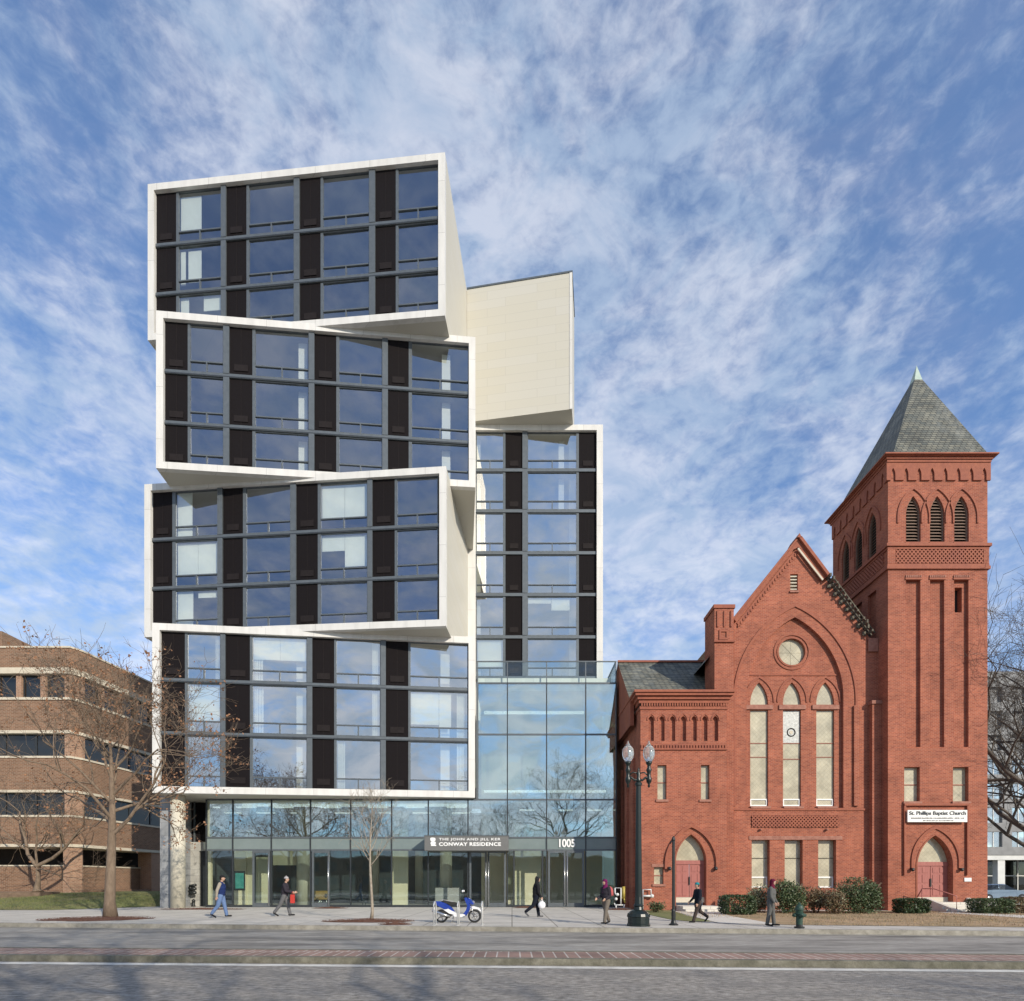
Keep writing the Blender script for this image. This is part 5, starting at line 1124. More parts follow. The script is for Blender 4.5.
q = MB(); q.tube([(S0 + .45, sy - .1, PZ + .22), (S0 + .38, sy - .2, PZ + .01)], .014, 6, 'steel'); q.tube([(S0 + .45, sy + .1, PZ + .22), (S0 + .38, sy + .2, PZ + .01)], .014, 6, 'steel'); q.build('kickstand', sc)
# gas and sprinkler pipework in the gap beside the church
gyy = 32.9; gp = thing('gas_pipework', 'white pipe loops and a yellow valve post in the gap between lobby glass and church', 'pipes', (X(622, gyy), gyy, .15))
def gxy(px, py, dy=0): return (X(px, gyy), gyy + dy, Z(py, gyy))
q = MB(); q.tube([gxy(615, 888), gxy(621, 888), gxy(621, 905), gxy(615, 905), gxy(614.5, 903)], .04, 8, 'pipe_white'); q.tube([gxy(615, 888), gxy(615, 893), gxy(617.5, 896)], .04, 8, 'pipe_white'); q.tube([gxy(615, 905), gxy(625, 905)], .04, 8, 'pipe_white'); q.tube([gxy(616, 905), gxy(616, 909)], .04, 8, 'pipe_white'); q.tube([gxy(624, 905), gxy(624, 909)], .04, 8, 'pipe_white')
for p in ((617.5, 894.5), (616, 899)): q.ball(gxy(*p), .09, 'pipe_white')
q.build('white_pipe', gp)
q = MB(); q.tube([gxy(623.7, 886.5), gxy(623.7, 898)], .09, 10, 'pipe_yellow'); q.tube([gxy(624, 898), gxy(625, 903)], .05, 8, 'pipe_yellow'); q.tube([gxy(621, 898), gxy(625, 898)], .035, 8, 'pipe_yellow'); q.build('yellow_valve', gp)
wpx = thing('wall_pipe', 'white pipe elbows on the church wall just right of the street lamp', 'pipes', (X(645, 31.8), 31.8, .15))
q = MB(); y = 31.75
def pp(a, b): return (X(a, y), y, Z(b, y))
q.tube([pp(643, 909), pp(643, 889.5), pp(651, 889.5), pp(651, 895)], .04, 8, 'pipe_white'); q.tube([pp(643, 896), pp(652, 896)], .06, 8, 'pipe_white'); q.ball(pp(652, 896), .11, 'pipe_white'); q.build('pipe', wpx)
fc = thing('fire_department_connection', 'dark stacked hose valves on the stone wall right of the round column', 'valves', (X(192, 37), 37.2, .15))
q = MB(); y = 37.3
for k, b in enumerate((886, 889.5, 893.5)): q.tube([(X(192, y), y + .28, Z(b, y)), (X(192, y), y - .1, Z(b, y))], .07, 10, 'pole_black'); q.tube([(X(190.5, y), y - .12, Z(b, y)), (X(197, y), y - .12, Z(b - 1, y))], .09, 8, 'pole_black')
q.tube([(X(192, y), y - .05, Z(885, y)), (X(192, y), y - .05, Z(895, y))], .05, 8, 'pole_black'); q.build('hose_valve', fc)
q = MB(); q.lathe((X(194, y), y - .05, PZ), [(.12, 0), (.12, .06), (.08, .1), (.1, .35), (.12, .4), (.0, .5)], 10, 'pole_black'); q.build('low_valve', fc)
# lobby furniture
def chair(x, y, label):
    c = thing('lobby_chair', label, 'chair', (x, y, .18), 'chairs inside the lobby'); q = MB(); q.box(x - .27, x + .27, y - .25, y + .25, .58, .68, 'chair_yellow'); q.build('seat', c)
    q = MB(); q.box(x - .27, x + .27, y + .2, y + .27, .68, 1.15, 'chair_yellow'); q.build('backrest', c)
    for sx in (-.23, .23):
        for s3 in (-.2, .2): q = MB(); q.tube([(x + sx, y + s3, .18), (x + sx, y + s3, .6)], .02, 6, 'steel'); q.build('leg', c)
chair(X(316.5, 38.2), 38.2, 'yellow lobby chair, the left one behind the single glass door'); chair(X(324, 38.6), 38.6, 'yellow lobby chair, the right one behind the single glass door')
def table(x, y, w_, label):
    c = thing('lobby_table', label, 'table', (x, y, .18)); q = MB(); q.box(x - w_, x + w_, y - .4, y + .4, .9, .95, 'frame_dark'); q.build('tabletop', c)
    for sx in (-w_ + .08, w_ - .08):
        for s3 in (-.33, .33): q = MB(); q.box(x + sx - .03, x + sx + .03, y + s3 - .03, y + s3 + .03, .18, .9, 'frame_dark'); q.build('leg', c)
table(X(346, 39), 39, 1.3, 'dark table seen through the lobby glass left of the sapling')
# ------------------------------------------------------------------ parked cars and far buildings
def car(name, label, x, y, rot, paint, group):
    c = thing(name, label, 'car', (x, y, 0), group); c.rotation_euler.z = rot; c.location = (0, 0, 0); ROOT[c] = (0, 0, 0)
    low = [(-2.25, .35), (-2.28, .62), (-2.2, .88), (-1.55, .95), (-.9, 1.0), (.95, .98), (1.7, .88), (2.2, .72), (2.26, .5), (2.2, .3)]
    arch = lambda cx_: [(cx_ + .36 * cos(a), .3 + .36 * sin(a)) for a in [PI * k / 8 for k in range(9)]]
    out = low + arch(1.38) + arch(-1.38); q = MB(); q.plate(out, [], -.86, .86, paint); q.build('body', c)
    q = MB(); w0, w1 = .80, .62; cab = [(-1.6, .95), (-1.05, 1.38), (.25, 1.40), (1.0, .98)]
    q.add([(a, -w0 if b < 1 else -w1, b) for a, b in cab] + [(a, w0 if b < 1 else w1, b) for a, b in cab], [(0, 1, 2, 3), (7, 6, 5, 4), (0, 4, 5, 1), (1, 5, 6, 2), (2, 6, 7, 3)], 'dark_glass'); q.build('windows', c)
    q = MB(); q.add([(-1.07, -w1 - .01, 1.375), (.27, -w1 - .01, 1.39), (.27, w1 + .01, 1.39), (-1.07, w1 + .01, 1.375), (-1.0, -w1 + .06, 1.44), (.15, -w1 + .06, 1.455), (.15, w1 - .06, 1.455), (-1.0, w1 - .06, 1.44)], [(0, 3, 2, 1), (4, 5, 6, 7), (0, 1, 5, 4), (1, 2, 6, 5), (2, 3, 7, 6), (3, 0, 4, 7)], paint)
    for a0, b0, a1, b1 in ((-.45, 1.0, -.42, 1.39),): 
        for sd in (-1, 1): q.tube([(a0, sd * .79, b0), (a1, sd * .63, b1)], .035, 5, paint)
    q.build('roof', c)
    for wx in (-1.38, 1.38):
        for sd in (-1, 1):
            q = MB(Matrix.Translation((wx, sd * .78, .32)) @ Matrix.Rotation(PI / 2, 4, 'X')); q.lathe((0, 0, -.1), [(.2, 0), (.3, 0), (.32, .03), (.32, .17), (.3, .2), (.2, .2), (.2, 0)], 20, 'rubber', cap=False); wl = q.build('wheel', c)
            q = MB(Matrix.Translation((wx, sd * .78, .32)) @ Matrix.Rotation(PI / 2, 4, 'X')); q.lathe((0, 0, -.105), [(.05, 0), (.2, 0), (.2, .21), (.05, .21)], 16, 'wheel_grey'); q.build('rim', wl)
    for sd in (-1, 1):
        q = MB(); q.ball((2.17, sd * .62, .66), (.1, .18, .08), 'bulb_glass'); q.build('headlight', c); q = MB(); q.box(-2.285, -2.2, sd * .62 - .16, sd * .62 + .16, .68, .82, 'red_lens'); q.build('tail_light', c)
    c.location = (x, y, .15); ROOT[c] = (x, y, .15); return c
cg = 'cars parked beyond the hedge right of the church'
c1 = car('parked_car', 'blue grey car parked beyond the hedge, half hidden by the church tower', X(996, 47), 47, .05, 'car_blue', cg)
c2 = car('parked_car', 'silver car parked at the far right edge beyond the hedge', X(1046, 48), 48, PI + .05, 'car_silver', cg)
# far glazed building on the right
fb = thing('far_building', 'grey far building with rows of windows seen through the bare branches at the right edge', 'building', (72, 72, .15)); fy = 72
q = MB(); x0, x1 = X(975, fy), X(1024, fy) + 45
wins = []; 
for r_ in range(7):
    for c_ in range(16):
        a = x0 + 1.5 + c_ * 3.1; wins.append((a, a + 1.9, 6.2 + r_ * 3.0, 8.1 + r_ * 3.0))
q.plate(rect(x0, x1, 5.2, 28), [rect(*w_) for w_ in wins], fy, fy + .4, 'far_facade'); q.box(x0, x1, fy + .41, fy + 14, 5.2, 27.9, 'far_facade'); q.box(x0, x1, fy + 4, fy + 14, .1, 5.199, 'far_facade'); q.build('wall', fb)
q = MB()
for k in range(10): q.box(x0 + 3 + k * 5.2, x0 + 3.9 + k * 5.2, fy + .2, fy + 1, .15, 5.2, 'far_white')
q.box(x0, x1, fy + .1, fy + 1.2, 4.6, 5.19, 'far_white'); q.build('portico', fb)
q = MB(); q.box(x0, x1, fy + 3, fy + 3.2, .15, 5.2, 'dark_glass'); 
for k in range(20): q.box(x0 + k * 2.6, x0 + k * 2.6 + .12, fy + 2.9, fy + 2.99, .15, 5.2, 'far_white')
q.box(x0, x1, fy + 2.88, fy + 2.98, 2.6, 2.72, 'far_white'); q.build('shopfront', fb)
for w_ in wins[:64]: q = MB(); q.box(w_[0] + .001, w_[1] - .001, fy + .25, fy + .3, w_[2] + .001, w_[3] - .001, 'glass_low'); q.box((w_[0] + w_[1]) / 2 - .05, (w_[0] + w_[1]) / 2 + .05, fy + .2, fy + .249, w_[2], w_[3], 'far_white'); q.build('window', fb)
# row of low buildings across the street, seen mirrored
bb = thing('opposite_building', 'low brick building across the street mirrored in the lobby glass', 'building', (-10, -60, 0)); q = MB(); 
wn = [rect(-66 + 4 * i, -64 + 4 * i, 1.2 + 3.4 * j, 3.2 + 3.4 * j) for i in range(26) for j in range(2)]
q.plate(rect(-70, 45, 0, 7.6), wn, -60.4, -60, 'tan_brick'); q.box(-70, 45, -72, -60.41, 0, 7.5, 'room'); q.box(-70.3, 45.3, -60.5, -59.8, 7.6, 7.9, 'limestone'); q.build('wall', bb)
# ------------------------------------------------------------------ people: capsules fused into one surface
def capsule(q, p0, p1, r0, r1, n=12, fl=1.0):
    p0, p1 = Vector(p0), Vector(p1); d = p1 - p0; L = d.length; d.normalize(); prof = []
    for k in range(5): a = PI / 2 * k / 4; prof.append((r0 * sin(a) if k else .0005, -r0 * cos(a)))
    for k in range(5): a = PI / 2 * k / 4; prof.append((r1 * cos(a) if k < 4 else .0005, L + r1 * sin(a)))
    old = q.M; rot = Vector((0, 0, 1)).rotation_difference(d).to_matrix().to_4x4(); q.M = old @ Matrix.Translation(p0) @ rot; q.lathe((0, 0, 0), prof, n, q.cm); q.M = old
def fuse(q, name, parent, mat, vox=.012, smooth=4):
    me = bpy.data.meshes.new('t'); me.from_pydata(q.v, [], q.f); me.update()
    bm = bmesh.new(); bm.from_mesh(me); bmesh.ops.remove_doubles(bm, verts=bm.verts, dist=.0004); bmesh.ops.recalc_face_normals(bm, faces=bm.faces); bm.to_mesh(me); bm.free()
    o = bpy.data.objects.new('t', me); COL.objects.link(o)
    r = o.modifiers.new('r', 'REMESH'); r.mode = 'VOXEL'; r.voxel_size = vox
    if smooth: s2 = o.modifiers.new('s', 'SMOOTH'); s2.iterations = smooth; s2.factor = .5
    dg = bpy.context.evaluated_depsgraph_get(); dg.update(); m2 = bpy.data.meshes.new_from_object(o.evaluated_get(dg)); bpy.data.objects.remove(o)
    L = Vector(ROOT[parent]); 
    for v in m2.vertices: v.co -= L
    m2.materials.clear(); m2.materials.append(M[mat]); m2.polygons.foreach_set('use_smooth', [True] * len(m2.polygons))
    m2.name = name; ob_ = bpy.data.objects.new(name, m2); COL.objects.link(ob_); ob_.parent = parent; ROOT[ob_] = tuple(L); return ob_
def person(label, x, y, head, H, thighs, knees, arms, elbows, colors, coat_len=.0, lean=.05, hat=None, hood=False, face_up=0, arm_out=(.06, .06), bulk=1.0, woman=False):
    """thighs/knees/arms/elbows: degrees for (left, right), forwards positive; head: direction faced, degrees from +x"""
    t_ = thing('person', label, 'person', (x, y, PZ)); 
    jac, trs, shoe, hairc = colors['jacket'], colors['trousers'], colors['shoes'], colors.get('hair')
    th, shn, pel = .245 * H, .235 * H, 0
    legs = []
    for s2, ta, kn in ((1, thighs[0], knees[0]), (-1, thighs[1], knees[1])):
        a = rad(ta); b = rad(ta - kn); hip = Vector((0, s2 * .052 * H, 0)); k = hip + Vector((sin(a) * th, 0, -cos(a) * th)); an = k + Vector((sin(b) * shn, 0, -cos(b) * shn))
        fa = b if kn > 18 or ta < -5 else 0; fd = Vector((cos(fa * .8), 0, sin(fa * .8) if fa < 0 else 0)); fd.z = sin(fa) * .7 if fa < 0 else .0
        if fa < 0: fd = Vector((cos(fa), 0, sin(fa)))
        toe = an + fd.normalized() * .105 * H + Vector((0, s2 * .01, -.022 * H)); heel = an + Vector((-.02 * H * cos(fa), 0, -.022 * H - .01 * sin(fa))); legs.append((hip, k, an, toe, heel))
    low = min(min(l[3].z, l[4].z) for l in legs) - .018 * H
    up = Vector((0, 0, -low)); legs = [tuple(v + up for v in l) for l in legs]; P0 = Vector((0, 0, -low))
    sp_ = Vector((sin(lean), 0, cos(lean)))
    ch = P0 + sp_ * .20 * H; ne = P0 + sp_ * .315 * H; hd_ = ne + sp_ * .03 * H + Vector((.022 * H, 0, .085 * H)); sw = (.112 if not woman else .10) * H
    RZ = Matrix.Translation((x, y, PZ)) @ Matrix.Rotation(rad(head), 4, 'Z')
    arml = []
    for s2, aa, el, ao in ((1, arms[0], elbows[0], arm_out[0]), (-1, arms[1], elbows[1], arm_out[1])):
        a = rad(aa); b = rad(aa + el); sh = P0 + sp_ * .29 * H + Vector((0, s2 * sw, 0)); e_ = sh + Vector((sin(a), s2 * ao * 2.2, -cos(a))).normalized() * .17 * H; w_ = e_ + Vector((sin(b), -s2 * .05, -cos(b))).normalized() * .145 * H
        arml.append((s2, sh, e_, w_, (w_ - e_).normalized()))
    # body
    q = MB(RZ); q.cm = 'skin'; r_ = H
    for hip, k, an, toe, heel in legs: capsule(q, hip, k, .045 * H, .03 * H); capsule(q, k, an, .03 * H, .02 * H); capsule(q, heel, toe, .018 * H, .014 * H)
    capsule(q, P0, ch, .06 * H, .07 * H); capsule(q, legs[0][0], legs[1][0], .05 * H, .05 * H); capsule(q, P0 + sp_ * .27 * H + Vector((0, sw * .8, 0)), P0 + sp_ * .27 * H - Vector((0, sw * .8, 0)), .04 * H, .04 * H); capsule(q, ch, ne, .06 * H, .035 * H); capsule(q, ne, hd_, .031 * H, .034 * H)
    q.ball(hd_, (.056 * H, .045 * H, .066 * H), 'skin', 16, 12); q.ball(hd_ + Vector((.018 * H, 0, -.03 * H)), (.036 * H, .032 * H, .034 * H), 'skin')
    fx_ = Vector((cos(rad(face_up)), 0, sin(rad(face_up)))); capsule(q, hd_ + fx_ * .050 * H + Vector((0, 0, .008 * H)), hd_ + fx_ * .064 * H + Vector((0, 0, -.008 * H)), .006 * H, .009 * H)
    for s2 in (-1, 1): q.ball(hd_ + Vector((-.002, s2 * .045 * H, -.004 * H)), (.012 * H, .006 * H, .018 * H), 'skin', 8, 6)
    for s2, sh, e_, w_, d in arml:
        capsule(q, sh, e_, .028 * H, .022 * H); capsule(q, e_, w_, .022 * H, .015 * H); sd = Vector((1, 0, 0)) - d * d.x; sd = sd.normalized() if sd.length > .1 else Vector((0, 0, 1)); palm = w_ + d * .045 * H
        for f in (-1.5, -.5, .5, 1.5): capsule(q, w_, palm + sd * f * .011 * H, .012 * H, .011 * H); ln = (.042, .05, .048, .038)[int(f + 1.5)] * H; mid = palm + sd * f * .0125 * H + d * ln * .55; capsule(q, palm + sd * f * .0115 * H, mid, .0065 * H, .006 * H); capsule(q, mid, mid + (d + Vector((0, -s2 * .5, 0))).normalized() * ln * .5, .006 * H, .0052 * H)
        tb = w_ + d * .015 * H + sd * .015 * H; capsule(q, tb, tb + (sd * .8 + d).normalized() * .04 * H, .0075 * H, .006 * H)
    fuse(q, 'body', t_, 'skin', .0095, 2)
    # eyes and mouth
    q = MB(RZ)
    for s2 in (-1, 1): q.ball(hd_ + Vector((.0505 * H, s2 * .017 * H, .008 * H)), (.004 * H, .006 * H, .004 * H), 'frame_dark', 6, 4)
    q.box(hd_.x + .048 * H, hd_.x + .0535 * H, -.012 * H, .012 * H, hd_.z - .032 * H, hd_.z - .028 * H, 'door_red'); q.build('face_features', t_)
    # trousers
    q = MB(RZ); q.cm = trs
    for hip, k, an, toe, heel in legs: capsule(q, hip, k, .057 * H * bulk, .046 * H); capsule(q, k, an + Vector((0, 0, .012 * H)), .046 * H, .040 * H)
    capsule(q, legs[0][0], legs[1][0], .058 * H, .058 * H); capsule(q, P0, P0 + sp_ * .06 * H, .064 * H, .064 * H); fuse(q, 'trousers', t_, trs, .013)
    q = MB(RZ); q.cm = shoe
    for hip, k, an, toe, heel in legs: capsule(q, heel, toe, .024 * H, .020 * H); capsule(q, an, heel + Vector((0, 0, .01)), .026 * H, .026 * H)
    fuse(q, 'shoes', t_, shoe, .011)
    q = MB(RZ); q.cm = jac; b_ = bulk
    old = q.M
    for c0, rx, ry, rz_ in ((P0 + sp_ * (.05 - coat_len * .5) * H, .075, .088, .07 + coat_len * .8), (P0 + sp_ * .12 * H, .078, .092, .1), (P0 + sp_ * .20 * H, .082, .10, .1), (P0 + sp_ * .26 * H, .07, .108, .055)): q.ball(c0, (rx * H * b_, ry * H * b_, rz_ * H), jac, 16, 10)
    capsule(q, P0 + sp_ * .28 * H + Vector((0, sw * .9, 0)), P0 + sp_ * .28 * H - Vector((0, sw * .9, 0)), .042 * H, .042 * H); capsule(q, ne - sp_ * .03 * H, ne + sp_ * .01 * H, .05 * H, .04 * H)
    if colors.get('sleeve'): 
        q2 = MB(RZ); q2.cm = colors['sleeve']
        for s2, sh, e_, w_, d in arml: capsule(q2, sh, e_, .043 * H, .036 * H); capsule(q2, e_, w_, .036 * H, .027 * H)
        fuse(q2, 'sleeves', t_, colors['sleeve'], .013)
    else:
        for s2, sh, e_, w_, d in arml: capsule(q, sh, e_, .042 * H * b_, .035 * H); capsule(q, e_, w_, .035 * H, .026 * H)
    if hood: q.ball(hd_ + Vector((-.012 * H, 0, .006 * H)), (.062 * H, .056 * H, .074 * H), jac, 14, 10); capsule(q, hd_ + Vector((-.02 * H, 0, -.03 * H)), ne, .05 * H, .06 * H); capsule(q, hd_ + Vector((-.03 * H, 0, .05 * H)), hd_ + Vector((-.035 * H, 0, .085 * H)), .03 * H, .01 * H)
    fuse(q, 'jacket', t_, jac, .013)
    if hairc: q = MB(RZ); q.ball(hd_ + Vector((-.014 * H, 0, .008 * H)), (.052 * H, .050 * H, .064 * H), hairc, 14, 10); q.build('hair', t_)
    if hat:
        q = MB(RZ); c0 = hd_ + Vector((-.006 * H, 0, .030 * H)); q.lathe(tuple(c0), [(.054 * H, -.012 * H), (.058 * H, .0), (.056 * H, .016 * H), (.045 * H, .036 * H), (.025 * H, .047 * H), (.0, .05 * H)], 16, hat[0])
        if hat[1] == 'peak': q.ball(c0 + Vector((.06 * H, 0, -.006 * H)), (.03 * H, .035 * H, .005 * H), hat[0])
        if hat[1] == 'pompom': q.ball(c0 + Vector((0, 0, .055 * H)), .016 * H, hat[0])
        q.build('hat', t_)
        if hat[1] == 'scarf': q = MB(RZ); q.cm = hat[0]; q.ball(hd_ + Vector((-.012 * H, 0, .004 * H)), (.060 * H, .056 * H, .070 * H), hat[0]); capsule(q, hd_ + Vector((-.015 * H, 0, -.03 * H)), ne, .05 * H, .062 * H); capsule(q, ne + Vector((.03 * H, 0, 0)), ne + Vector((.075 * H, 0, -.12 * H)), .035 * H, .02 * H); fuse(q, 'headscarf', t_, hat[0], .012)
    return t_, RZ, dict(hd=hd_, ch=ch, arms=arml, P0=P0, ne=ne)
cloth('c_navy', (.015, .03, .11)); cloth('c_black', (.018, .018, .02)); cloth('c_jeans', (.13, .20, .36)); cloth('c_beige', (.34, .30, .24)); cloth('c_grey', (.13, .13, .135)); cloth('c_greyhat', (.38, .36, .36)); cloth('c_red', (.5, .05, .04))
cloth('c_dark', (.035, .03, .04)); cloth('c_purple', (.16, .015, .09)); cloth('c_khaki', (.17, .145, .12)); cloth('c_teal', (.02, .25, .28)); cloth('c_darknavy', (.010, .013, .022)); cloth('c_maroon', (.13, .012, .035)); cloth('c_coat', (.12, .12, .115)); cloth('c_bag', (.8, .8, .82)); cloth('c_pinkbag', (.5, .12, .12)); cloth('c_hair', (.03, .02, .015)); cloth('c_brown', (.06, .045, .04))
person('person in a navy body warmer with pale sleeves, blue jeans and black cap walking right', X(221, 24.9), 24.9, 8, 1.76, (15, -12), (3, 24), (-20, -16), (14, 10), dict(jacket='c_navy', sleeve='c_beige', trousers='c_jeans', shoes='c_black', hair='c_hair'), hat=('c_black', 'peak'), bulk=1.28, arm_out=(.1, .14), lean=.03)
t_, RZ, D = person('person in a black jacket, grey knitted hat and grey trousers walking right', X(284.5, 26.1), 26.1, 5, 1.74, (16, -22), (2, 14), (12, 18), (70, 60), dict(jacket='c_dark', trousers='c_grey', shoes='c_black', hair='c_hair'), hat=('c_greyhat', 'pompom'), lean=.08, bulk=1.15)
q = MB(RZ); a = D['arms'][1]; p = a[3]; q.box(p.x - .02, p.x + .16, p.y - .16, p.y - .06, p.z - .48, p.z - .1, 'c_red'); q.tube([(p.x + .02, p.y - .11, p.z - .1), (p.x + .06, p.y - .11, p.z + .03), (p.x + .12, p.y - .11, p.z - .1)], .012, 6, 'c_red'); q.build('carried_bag'); o = bpy.data.objects['carried_bag']; tag(o, 'red bag hanging from the hand of the walker in the grey knitted hat', 'bag')
t_, RZ, D = person('person in a black hooded coat walking right with a white carrier bag before the lobby', X(536, 25.4), 25.4, 12, 1.74, (12, -22), (4, 28), (6, 4), (6, 22), dict(jacket='c_black', trousers='c_darknavy', shoes='c_grey'), hood=True, coat_len=.07, bulk=1.22, lean=.06)
q = MB(RZ); a = D['arms'][1]; p = a[3] + a[4] * .1; q.cm = 'c_bag'
q.ball((p.x, p.y, p.z - .26), (.17, .11, .17), 'c_bag', 14, 10); q.tube([(p.x - .05, p.y, p.z - .12), (p.x, p.y, p.z + .02), (p.x + .05, p.y, p.z - .12)], [.03, .012, .03], 6, 'c_bag'); tag(q.build('carrier_bag', None, (0, 0, 0)), 'white plastic carrier bag hanging from the hand of the hooded walker', 'bag')
t_, RZ, D = person('person with a purple headscarf, dark jacket and grey trousers walking left with a reddish backpack', X(606, 20.7), 20.7, 215, 1.55, (14, -10), (6, 14), (-8, 4), (70, 62), dict(jacket='c_dark', trousers='c_khaki', shoes='c_black', hair='c_hair'), hat=('c_purple', 'scarf'), woman=True, bulk=1.2)
q = MB(RZ); c = D['ch']; q.ball((c.x - .19, 0, c.z + .02), (.11, .15, .20), 'c_pinkbag', 14, 10); q.box(c.x - .30, c.x - .26, -.09, .09, c.z - .12, c.z + .02, 'c_pinkbag'); tag(q.build('backpack'), 'reddish backpack on the back of the walker with the purple headscarf', 'backpack')
person('person in a dark navy coat and teal knitted hat walking left past the black post', X(698, 21.9), 21.9, 188, 1.50, (18, -20), (2, 34), (6, 14), (12, 30), dict(jacket='c_darknavy', trousers='c_brown', shoes='c_black', hair='c_hair'), hat=('c_teal', 'plain'), coat_len=.16, bulk=1.22, lean=.02)
person('person in a grey suit coat and maroon headscarf standing by the kerb before the bushes', X(771, 19.9), 19.9, -35, 1.56, (7, -6), (2, 4), (4, 2), (24, 26), dict(jacket='c_coat', trousers='c_coat', shoes='c_black', hair='c_hair'), hat=('c_maroon', 'scarf'), woman=True, face_up=20, coat_len=.14, bulk=1.2)

# ------------------------------------------------------------------ light, sky, camera
AZ, EL = rad(37), rad(25)
sd = Vector((sin(AZ) * cos(EL), -cos(AZ) * cos(EL), sin(EL)))
l = bpy.data.lights.new('sun', 'SUN'); l.energy = 4.2; l.angle = rad(.5); l.color = (1, .91, .77); lo = bpy.data.objects.new('sun', l); COL.objects.link(lo); lo.rotation_euler = sd.to_track_quat('Z', 'Y').to_euler(); lo.location = (20, -20, 60)
W_ = bpy.data.worlds.new('World'); SC.world = W_; W_.use_nodes = True; nt = W_.node_tree; N = nt.nodes; L = nt.links
bg = N['Background']; sky = N.new('ShaderNodeTexSky'); sky.sky_type = 'NISHITA'; sky.sun_disc = False; sky.sun_elevation = EL; sky.sun_rotation = math.atan2(sd.x, sd.y); sky.air_density = 1.0; sky.dust_density = .6; sky.ozone_density = 2.0
tc = N.new('ShaderNodeTexCoord'); sp3 = N.new('ShaderNodeSeparateXYZ'); L.new(tc.outputs['Generated'], sp3.inputs[0])
def math_(op, a, b=None, c=None):
    n = N.new('ShaderNodeMath'); n.operation = op
    for i, v in enumerate((a, b, c)):
        if v is None: continue
        if isinstance(v, (int, float)): n.inputs[i].default_value = v
        else: L.new(v, n.inputs[i])
    return n.outputs[0]
nrm = tc.outputs['Generated']
def mapped(rot, sc_):
    m_ = N.new('ShaderNodeMapping'); m_.inputs['Rotation'].default_value = rot; m_.inputs['Scale'].default_value = sc_; L.new(nrm, m_.inputs[0]); return m_.outputs[0]
def noise(sc_, det, ro, dist, vec):
    n = N.new('ShaderNodeTexNoise'); n.inputs['Scale'].default_value = sc_; n.inputs['Detail'].default_value = det; n.inputs['Roughness'].default_value = ro; n.inputs['Distortion'].default_value = dist; L.new(vec, n.inputs['Vector']); return n.outputs['Fac']
big = noise(1.7, 3, .5, .4, mapped((0, rad(25), 0), (1, 1, 1.3)))
mid_ = noise(9, 7, .62, .35, mapped((0, rad(-30), 0), (1, 1, 1.7)))
fine = noise(36, 5, .6, .3, mapped((0, rad(-38), 0), (1, 1, 1.9)))
v = math_('ADD', math_('MULTIPLY', big, .85), math_('ADD', math_('MULTIPLY', mid_, .62), math_('MULTIPLY', fine, .55)))
mr = N.new('ShaderNodeMapRange'); mr.interpolation_type = 'SMOOTHSTEP'; mr.inputs[1].default_value = .82; mr.inputs[2].default_value = 1.22; mr.inputs[3].default_value = .15; mr.inputs[4].default_value = .68; L.new(v, mr.inputs[0])
hz = N.new('ShaderNodeMapRange'); hz.inputs[1].default_value = .0; hz.inputs[2].default_value = .5; hz.inputs[3].default_value = .55; hz.inputs[4].default_value = 0; L.new(sp3.outputs[2], hz.inputs[0])
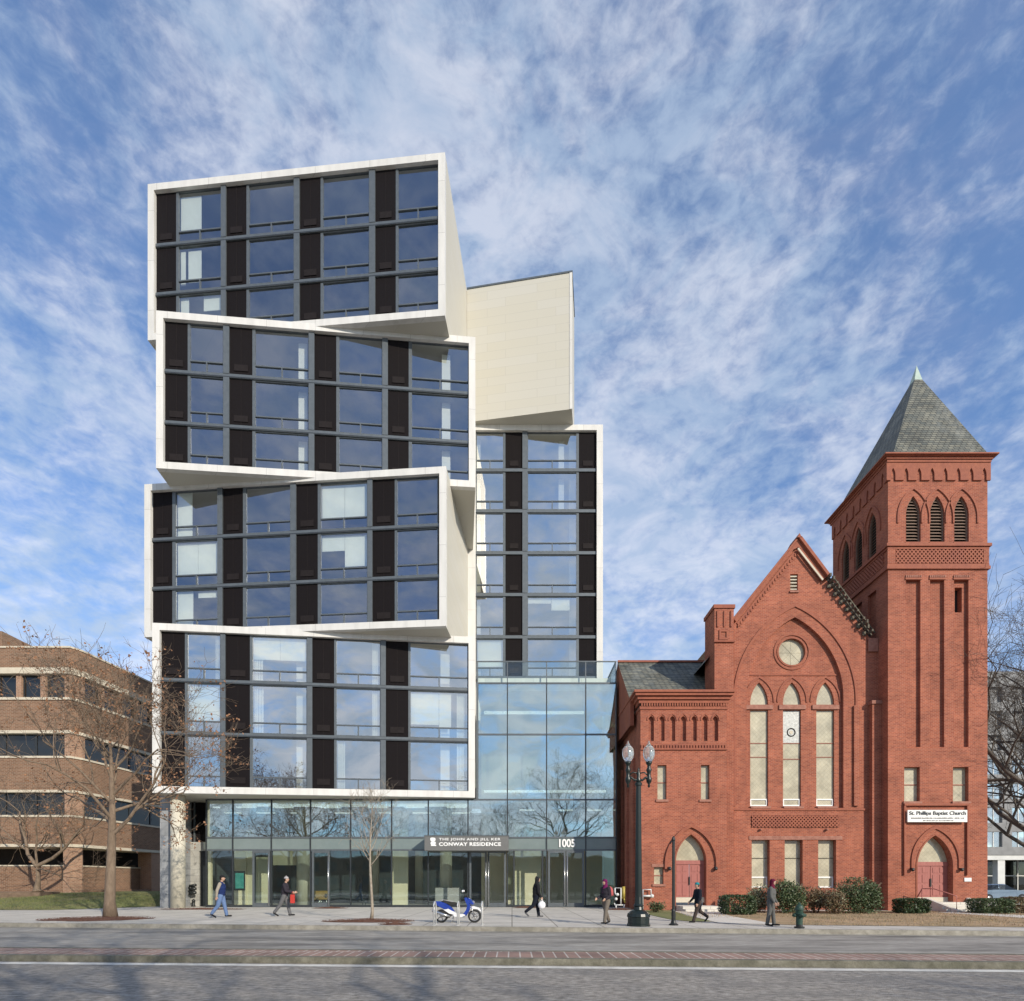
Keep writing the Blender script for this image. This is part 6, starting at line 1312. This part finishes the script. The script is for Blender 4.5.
# a thicker veil of cloud in the western sky behind the viewer
wb_ = N.new('ShaderNodeMapRange'); wb_.inputs[1].default_value = .15; wb_.inputs[2].default_value = .62; wb_.inputs[3].default_value = .62; wb_.inputs[4].default_value = 0; L.new(sp3.outputs[2], wb_.inputs[0])
wy_ = N.new('ShaderNodeMapRange'); wy_.inputs[1].default_value = .1; wy_.inputs[2].default_value = -.3; wy_.inputs[3].default_value = 0; wy_.inputs[4].default_value = 1; L.new(sp3.outputs[1], wy_.inputs[0])
wm = N.new('ShaderNodeMapRange'); wm.inputs[1].default_value = .40; wm.inputs[2].default_value = .60; wm.inputs[3].default_value = .1; wm.inputs[4].default_value = 1.5; L.new(noise(8, 7, .62, 1.4, mapped((0, rad(20), 0), (1, 1, 2.2))), wm.inputs[0])
west = math_('MULTIPLY', math_('MULTIPLY', wb_.outputs[0], wy_.outputs[0]), wm.outputs[0])
fac = math_('MINIMUM', math_('ADD', math_('ADD', mr.outputs[0], math_('MULTIPLY', hz.outputs[0], math_('SUBTRACT', 1.0, math_('MULTIPLY', wy_.outputs[0], .7)))), west), .93)
mx = N.new('ShaderNodeMix'); mx.data_type = 'RGBA'; L.new(fac, mx.inputs[0]); tn = N.new('ShaderNodeMix'); tn.data_type = 'RGBA'; tn.blend_type = 'MULTIPLY'; tn.inputs[0].default_value = 1; L.new(sky.outputs[0], tn.inputs[6]); tn.inputs[7].default_value = (.78, 1.22, 1.70, 1); L.new(tn.outputs[2], mx.inputs[6]); cc = N.new('ShaderNodeMix'); cc.data_type = 'RGBA'; cc.inputs[6].default_value = (4.5, 5.5, 6.9, 1); cc.inputs[7].default_value = (7.0, 7.4, 8.2, 1); cm = N.new('ShaderNodeMapRange'); cm.inputs[1].default_value = .42; cm.inputs[2].default_value = .62; L.new(noise(9, 6, .6, .6, mapped((0, rad(-30), 0), (1, 1, 2))), cm.inputs[0]); L.new(cm.outputs[0], cc.inputs[0]); L.new(cc.outputs[2], mx.inputs[7])
L.new(mx.outputs[2], bg.inputs['Color']); bg.inputs['Strength'].default_value = .11
cam = bpy.data.cameras.new('camera'); co = bpy.data.objects.new('camera', cam); COL.objects.link(co); co.location = (0, 0, EYE); co.rotation_euler = (PI / 2, 0, 0)
cam.sensor_fit = 'HORIZONTAL'; cam.sensor_width = 36; cam.lens = F / 1024 * 36; cam.shift_y = (HY - 500.5) / 1024; cam.clip_end = 3000; cam.clip_start = .1
SC.camera = co
SC.view_settings.view_transform = 'Standard'; SC.view_settings.look = 'None'; SC.view_settings.exposure = .12; SC.view_settings.gamma = 1
SC.cycles.transparent_max_bounces = 12; SC.cycles.max_bounces = 8
